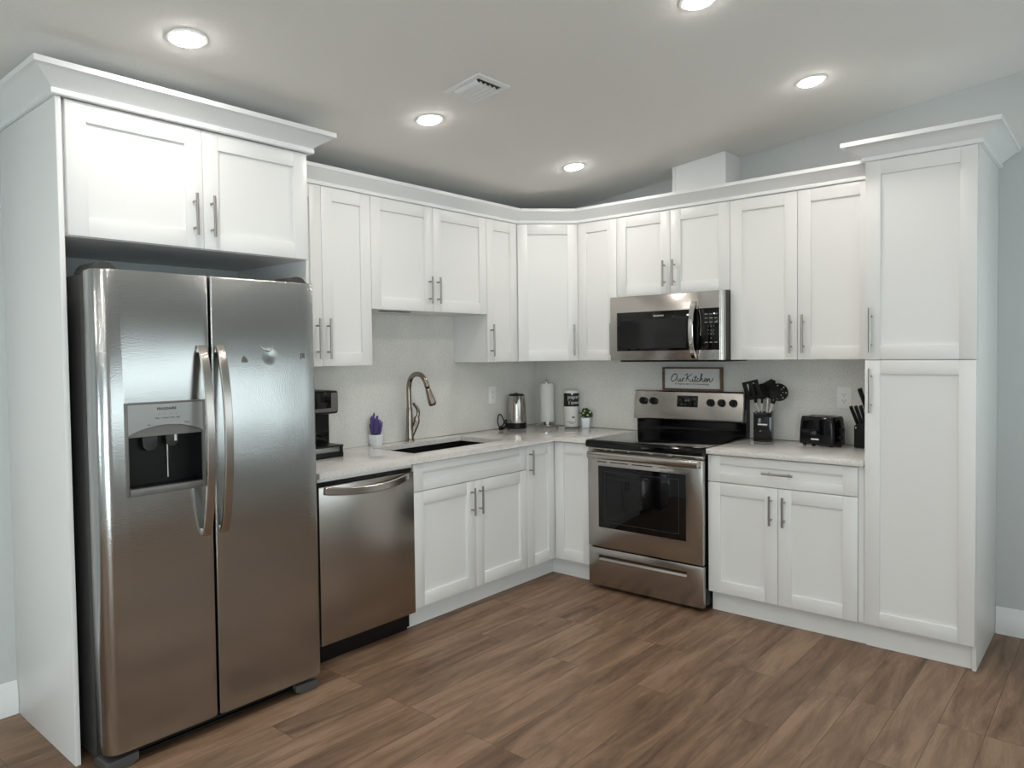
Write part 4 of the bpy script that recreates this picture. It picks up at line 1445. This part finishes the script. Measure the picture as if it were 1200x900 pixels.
def utensil(name, label, base, tip, rise, head, hl=0.11):
    """base, tip: local points of the handle; head(MB, frame) adds the head beyond the tip"""
    b, p = Vector((base[0], base[1], 0.012)), Vector((tip[0], tip[1], rise))
    d = (p - b).normalized()
    t = thing(name, label, 'utensil', f(*b), UT)
    c = MB(f)
    c.tube([b, b.lerp(p, 0.5), p], [0.0060, 0.0066, 0.0060], 10)
    c.build('handle', M['steel_handle'], t)
    side = d.cross(Vector((0, -1, 0.0)))
    side = side.normalized()
    nrm = side.cross(d).normalized()
    P = lambda s, l, h: p + side * s + d * l + nrm * h
    c = MB(f)
    c.tube([p - d * 0.002, p + d * 0.03], [0.0072, 0.0055], 10)
    head(c, P)
    c.build('head', M['black_satin'], t)


M['steel_handle'] = mat('pale_steel_handle', (0.68, 0.66, 0.63), 0.3, 0.75)


def plate(outline, h0=-0.0025, h1=0.0025):
    def fn_(c, P):
        c.prism(outline, h0, h1, f=P)
    return fn_


def slotted(w, L, n):
    def fn_(c, P):
        y0 = 0.02
        c.box(-w / 2, w / 2, y0, y0 + 0.018, -0.002, 0.002, 0.001, f=P)
        c.box(-w / 2, w / 2, y0 + L - 0.014, y0 + L, -0.002, 0.002, 0.001, f=P)
        bw = w / (2 * n + 1) * 1.35
        gap = (w - bw * (n + 1)) / n
        for k in range(n + 1):
            x = -w / 2 + k * (bw + gap)
            c.box(x, x + bw, y0 + 0.016, y0 + L - 0.012, -0.002, 0.002, 0.0005, f=P)
    return fn_


def bowl(r, depth, L, holes=False):
    def fn_(c, P):
        tb = bmesh.new()
        n, mr = 28, 6
        rings = []
        for i in range(mr + 1):
            q = i / mr
            rings.append([tb.verts.new((r * q * math.cos(2 * PI * k / n), L / 2 + 0.02 + L / 2 * q * math.sin(2 * PI * k / n), depth * (q * q - 1))) for k in range(n)])
        back = [[tb.verts.new((v.co.x, v.co.y, v.co.z - 0.004)) for v in rg] for rg in rings]
        for q in range(1, mr):
            for k in range(n):
                k2 = (k + 1) % n
                if holes and q in (2, 4) and k % 4 == 1:
                    tb.faces.new((rings[q][k], back[q][k], back[q][k2], rings[q][k2]))
                    tb.faces.new((rings[q + 1][k], rings[q + 1][k2], back[q + 1][k2], back[q + 1][k]))
                    tb.faces.new((rings[q][k], rings[q + 1][k], back[q + 1][k], back[q][k]))
                    tb.faces.new((rings[q][k2], back[q][k2], back[q + 1][k2], rings[q + 1][k2]))
                    continue
                tb.faces.new((rings[q][k], rings[q][k2], rings[q + 1][k2], rings[q + 1][k]))
                tb.faces.new((back[q][k], back[q + 1][k], back[q + 1][k2], back[q][k2]))
        tb.faces.new([rings[1][k] for k in range(n)])
        tb.faces.new([back[1][k] for k in range(n)][::-1])
        for k in range(n):
            k2 = (k + 1) % n
            tb.faces.new((rings[mr][k], rings[mr][k2], back[mr][k2], back[mr][k]))
        bmesh.ops.delete(tb, geom=[v for v in tb.verts if not v.link_faces], context='VERTS')
        c.merge(tb, P)
    return fn_


utensil('skimmer', 'black round skimmer with holes leaning far right out of the utensil holder', (-0.034, -0.014), (0.060, -0.041), 0.226, bowl(0.053, 0.008, 0.104, True))
utensil('slotted_turner', 'black slotted turner leaning left out of the utensil holder', (0.012, -0.001), (-0.042, -0.020), 0.228, slotted(0.092, 0.112, 2))
utensil('serving_spoon', 'black oval serving spoon standing upright in the middle of the utensil holder', (-0.010, 0.013), (-0.009, 0.001), 0.225, bowl(0.034, 0.008, 0.095))
utensil('slotted_spoon', 'black spoon leaning right behind the round skimmer', (0.010, 0.012), (0.045, -0.004), 0.226, bowl(0.028, 0.008, 0.090))
utensil('spatula', 'black solid spatula leaning left behind the slotted turner', (-0.014, 0.026), (-0.044, 0.026), 0.228, plate([(-0.012, 0.015), (0.012, 0.015), (0.030, 0.032), (0.030, 0.105), (-0.028, 0.114), (-0.034, 0.04)]))
utensil('turner', 'black wide turner standing tallest at the top of the utensil holder', (0.006, 0.026), (0.022, 0.022), 0.256, plate([(-0.014, 0.01), (0.014, 0.01), (0.038, 0.03), (0.036, 0.102), (0.012, 0.112), (-0.036, 0.080), (-0.034, 0.03)]))
utensil('soup_ladle', 'black ladle with deep bowl at the right back of the utensil holder', (0.012, 0.0375), (0.040, 0.0405), 0.225, bowl(0.040, 0.014, 0.080))

# toaster
f = turned(2.130, -0.140, Z, -0.17)
t = thing('toaster', 'glossy black two-slice toaster on the right counter', 'toaster', (2.130, -0.14, ZC))
c = MB(f)
tb = bmesh.new()
tw, td, hh = 0.100, 0.072, 0.164
rgs = []
for z, s, r in ((0.010, 1.0, 0.02), (0.018, 1.02, 0.022), (0.10, 1.0, 0.022), (0.144, 0.965, 0.024), (0.157, 0.94, 0.024), (hh, 0.88, 0.02)):
    out = []
    for sx, sy in ((1, 1), (-1, 1), (-1, -1), (1, -1)):
        a0 = math.atan2(sy, sx) - PI / 4
        for k in range(6):
            a = a0 + k * PI / 10
            out.append(tb.verts.new((sx * (tw * s - r) + r * math.cos(a), sy * (td * s - r) + r * math.sin(a), z)))
    rgs.append(out)
for a, b in zip(rgs, rgs[1:]):
    n = len(a)
    for k in range(n):
        tb.faces.new((a[k], a[(k + 1) % n], b[(k + 1) % n], b[k]))
tb.faces.new(rgs[0][::-1])
tb.faces.new(rgs[-1])
c.merge(tb)
tbody = c.build('body', M['gloss_black'], t)
c = MB(f)
for y in (-0.022, 0.022):
    c.box(-0.068, 0.068, y - 0.014, y + 0.014, hh - 0.002, hh + 0.0012, 0.0006)
c.build('bread_slot', M['dark_grey'], tbody)
MB(f).box(-0.012, 0.012, -0.060, -0.052, hh - 0.001, hh + 0.003, 0.001).build('top_plate', M['chrome'], tbody)
c = MB(f)
c.box(-0.026, 0.018, -td * 1.0195 - 0.0012, -td * 1.015, 0.034, 0.042, 0.0005)
c.build('name_badge', M['white_ink'], tbody)
for sx in (-0.075, 0.075):
    for sy in (-0.05, 0.05):
        MB(f).lathe([(0.010, 0), (0.010, 0.012)], 12, (sx, sy, 0)).build('foot', M['black'], t)
c = MB(f)
c.box(tw * 0.99, tw * 1.01 + 0.020, -0.016, 0.016, 0.088, 0.102, 0.004)
c.build('lever', M['black'], t)
MB(f).lathe([(0.013, 0), (0.012, 0.012), (0, 0.012)], 20, f=lambda x, y, z: (tw * 1.01 + z, x, 0.045 + y)).build('browning_knob', M['black'], t)

# knife block
f = turned(2.368, -0.112, Z, -0.10)
t = thing('knife_block', 'black knife block on the right counter beside the pantry', 'knife block', (2.368, -0.112, ZC))
c = MB(lambda y, z, x: f(x, y, z))
c.prism([(-0.055, 0.0), (0.075, 0.0), (0.090, 0.165), (-0.055, 0.118)], -0.062, 0.062, bev=0.003)
kb = c.build('block', M['black'], t)
MB(f).lathe([(0.004, 0), (0.004, 0.0012), (0, 0.0012)], 12, f=lambda x, y, z: (-0.052 + x, -0.0552 - z, 0.110 + y)).build('emblem', M['white_ink'], kb)
KG = 'knives in the black block'
nm = ['leftmost', 'second from left', 'third from left', 'fourth from left', 'fifth from left']
for i in range(5):
    x = -0.050 + 0.022 * i
    b = Vector((x, -0.036, 0.1315))
    e = Vector((x - 0.022 + 0.003 * i, -0.072, 0.226 + 0.003 * i))
    t = thing('steak_knife', 'black steak knife handle in the knife block, ' + nm[i] + ' of the low front row', 'knife', f(*b), KG)
    c = MB(f)
    c.strip([b, b.lerp(e, 0.5), e], 0.015, 0.020, (0, 1, 0.4))
    c.build('handle', M['black'], t)
for x, y, h, lx, lab in ((-0.006, 0.010, 0.322, -0.034, 'black long knife handle rising above the low row of knives'), (0.022, 0.045, 0.352, -0.026, 'tallest black knife handle at the back, against the pantry edge')):
    b = Vector((x, y, 0.1725 + (y - 0.09) * 0.30))
    e = Vector((x + lx, y - 0.045, h))
    t = thing('chef_knife', lab, 'knife', f(*b), KG)
    c = MB(f)
    c.strip([b, b.lerp(e, 0.55) + Vector((0.004, 0, 0)), b.lerp(e, 0.9), e], 0.018, 0.026, (0, 1, 0.3))
    c.build('handle', M['black'], t)
    c = MB(f)
    for s in (0.35, 0.6, 0.85):
        q = b.lerp(e, s)
        c.tube([q + Vector((-0.011, -0.001, 0)), q + Vector((0.011, 0.001, 0))], 0.003, 8)
    c.build('rivet', M['steel'], t)
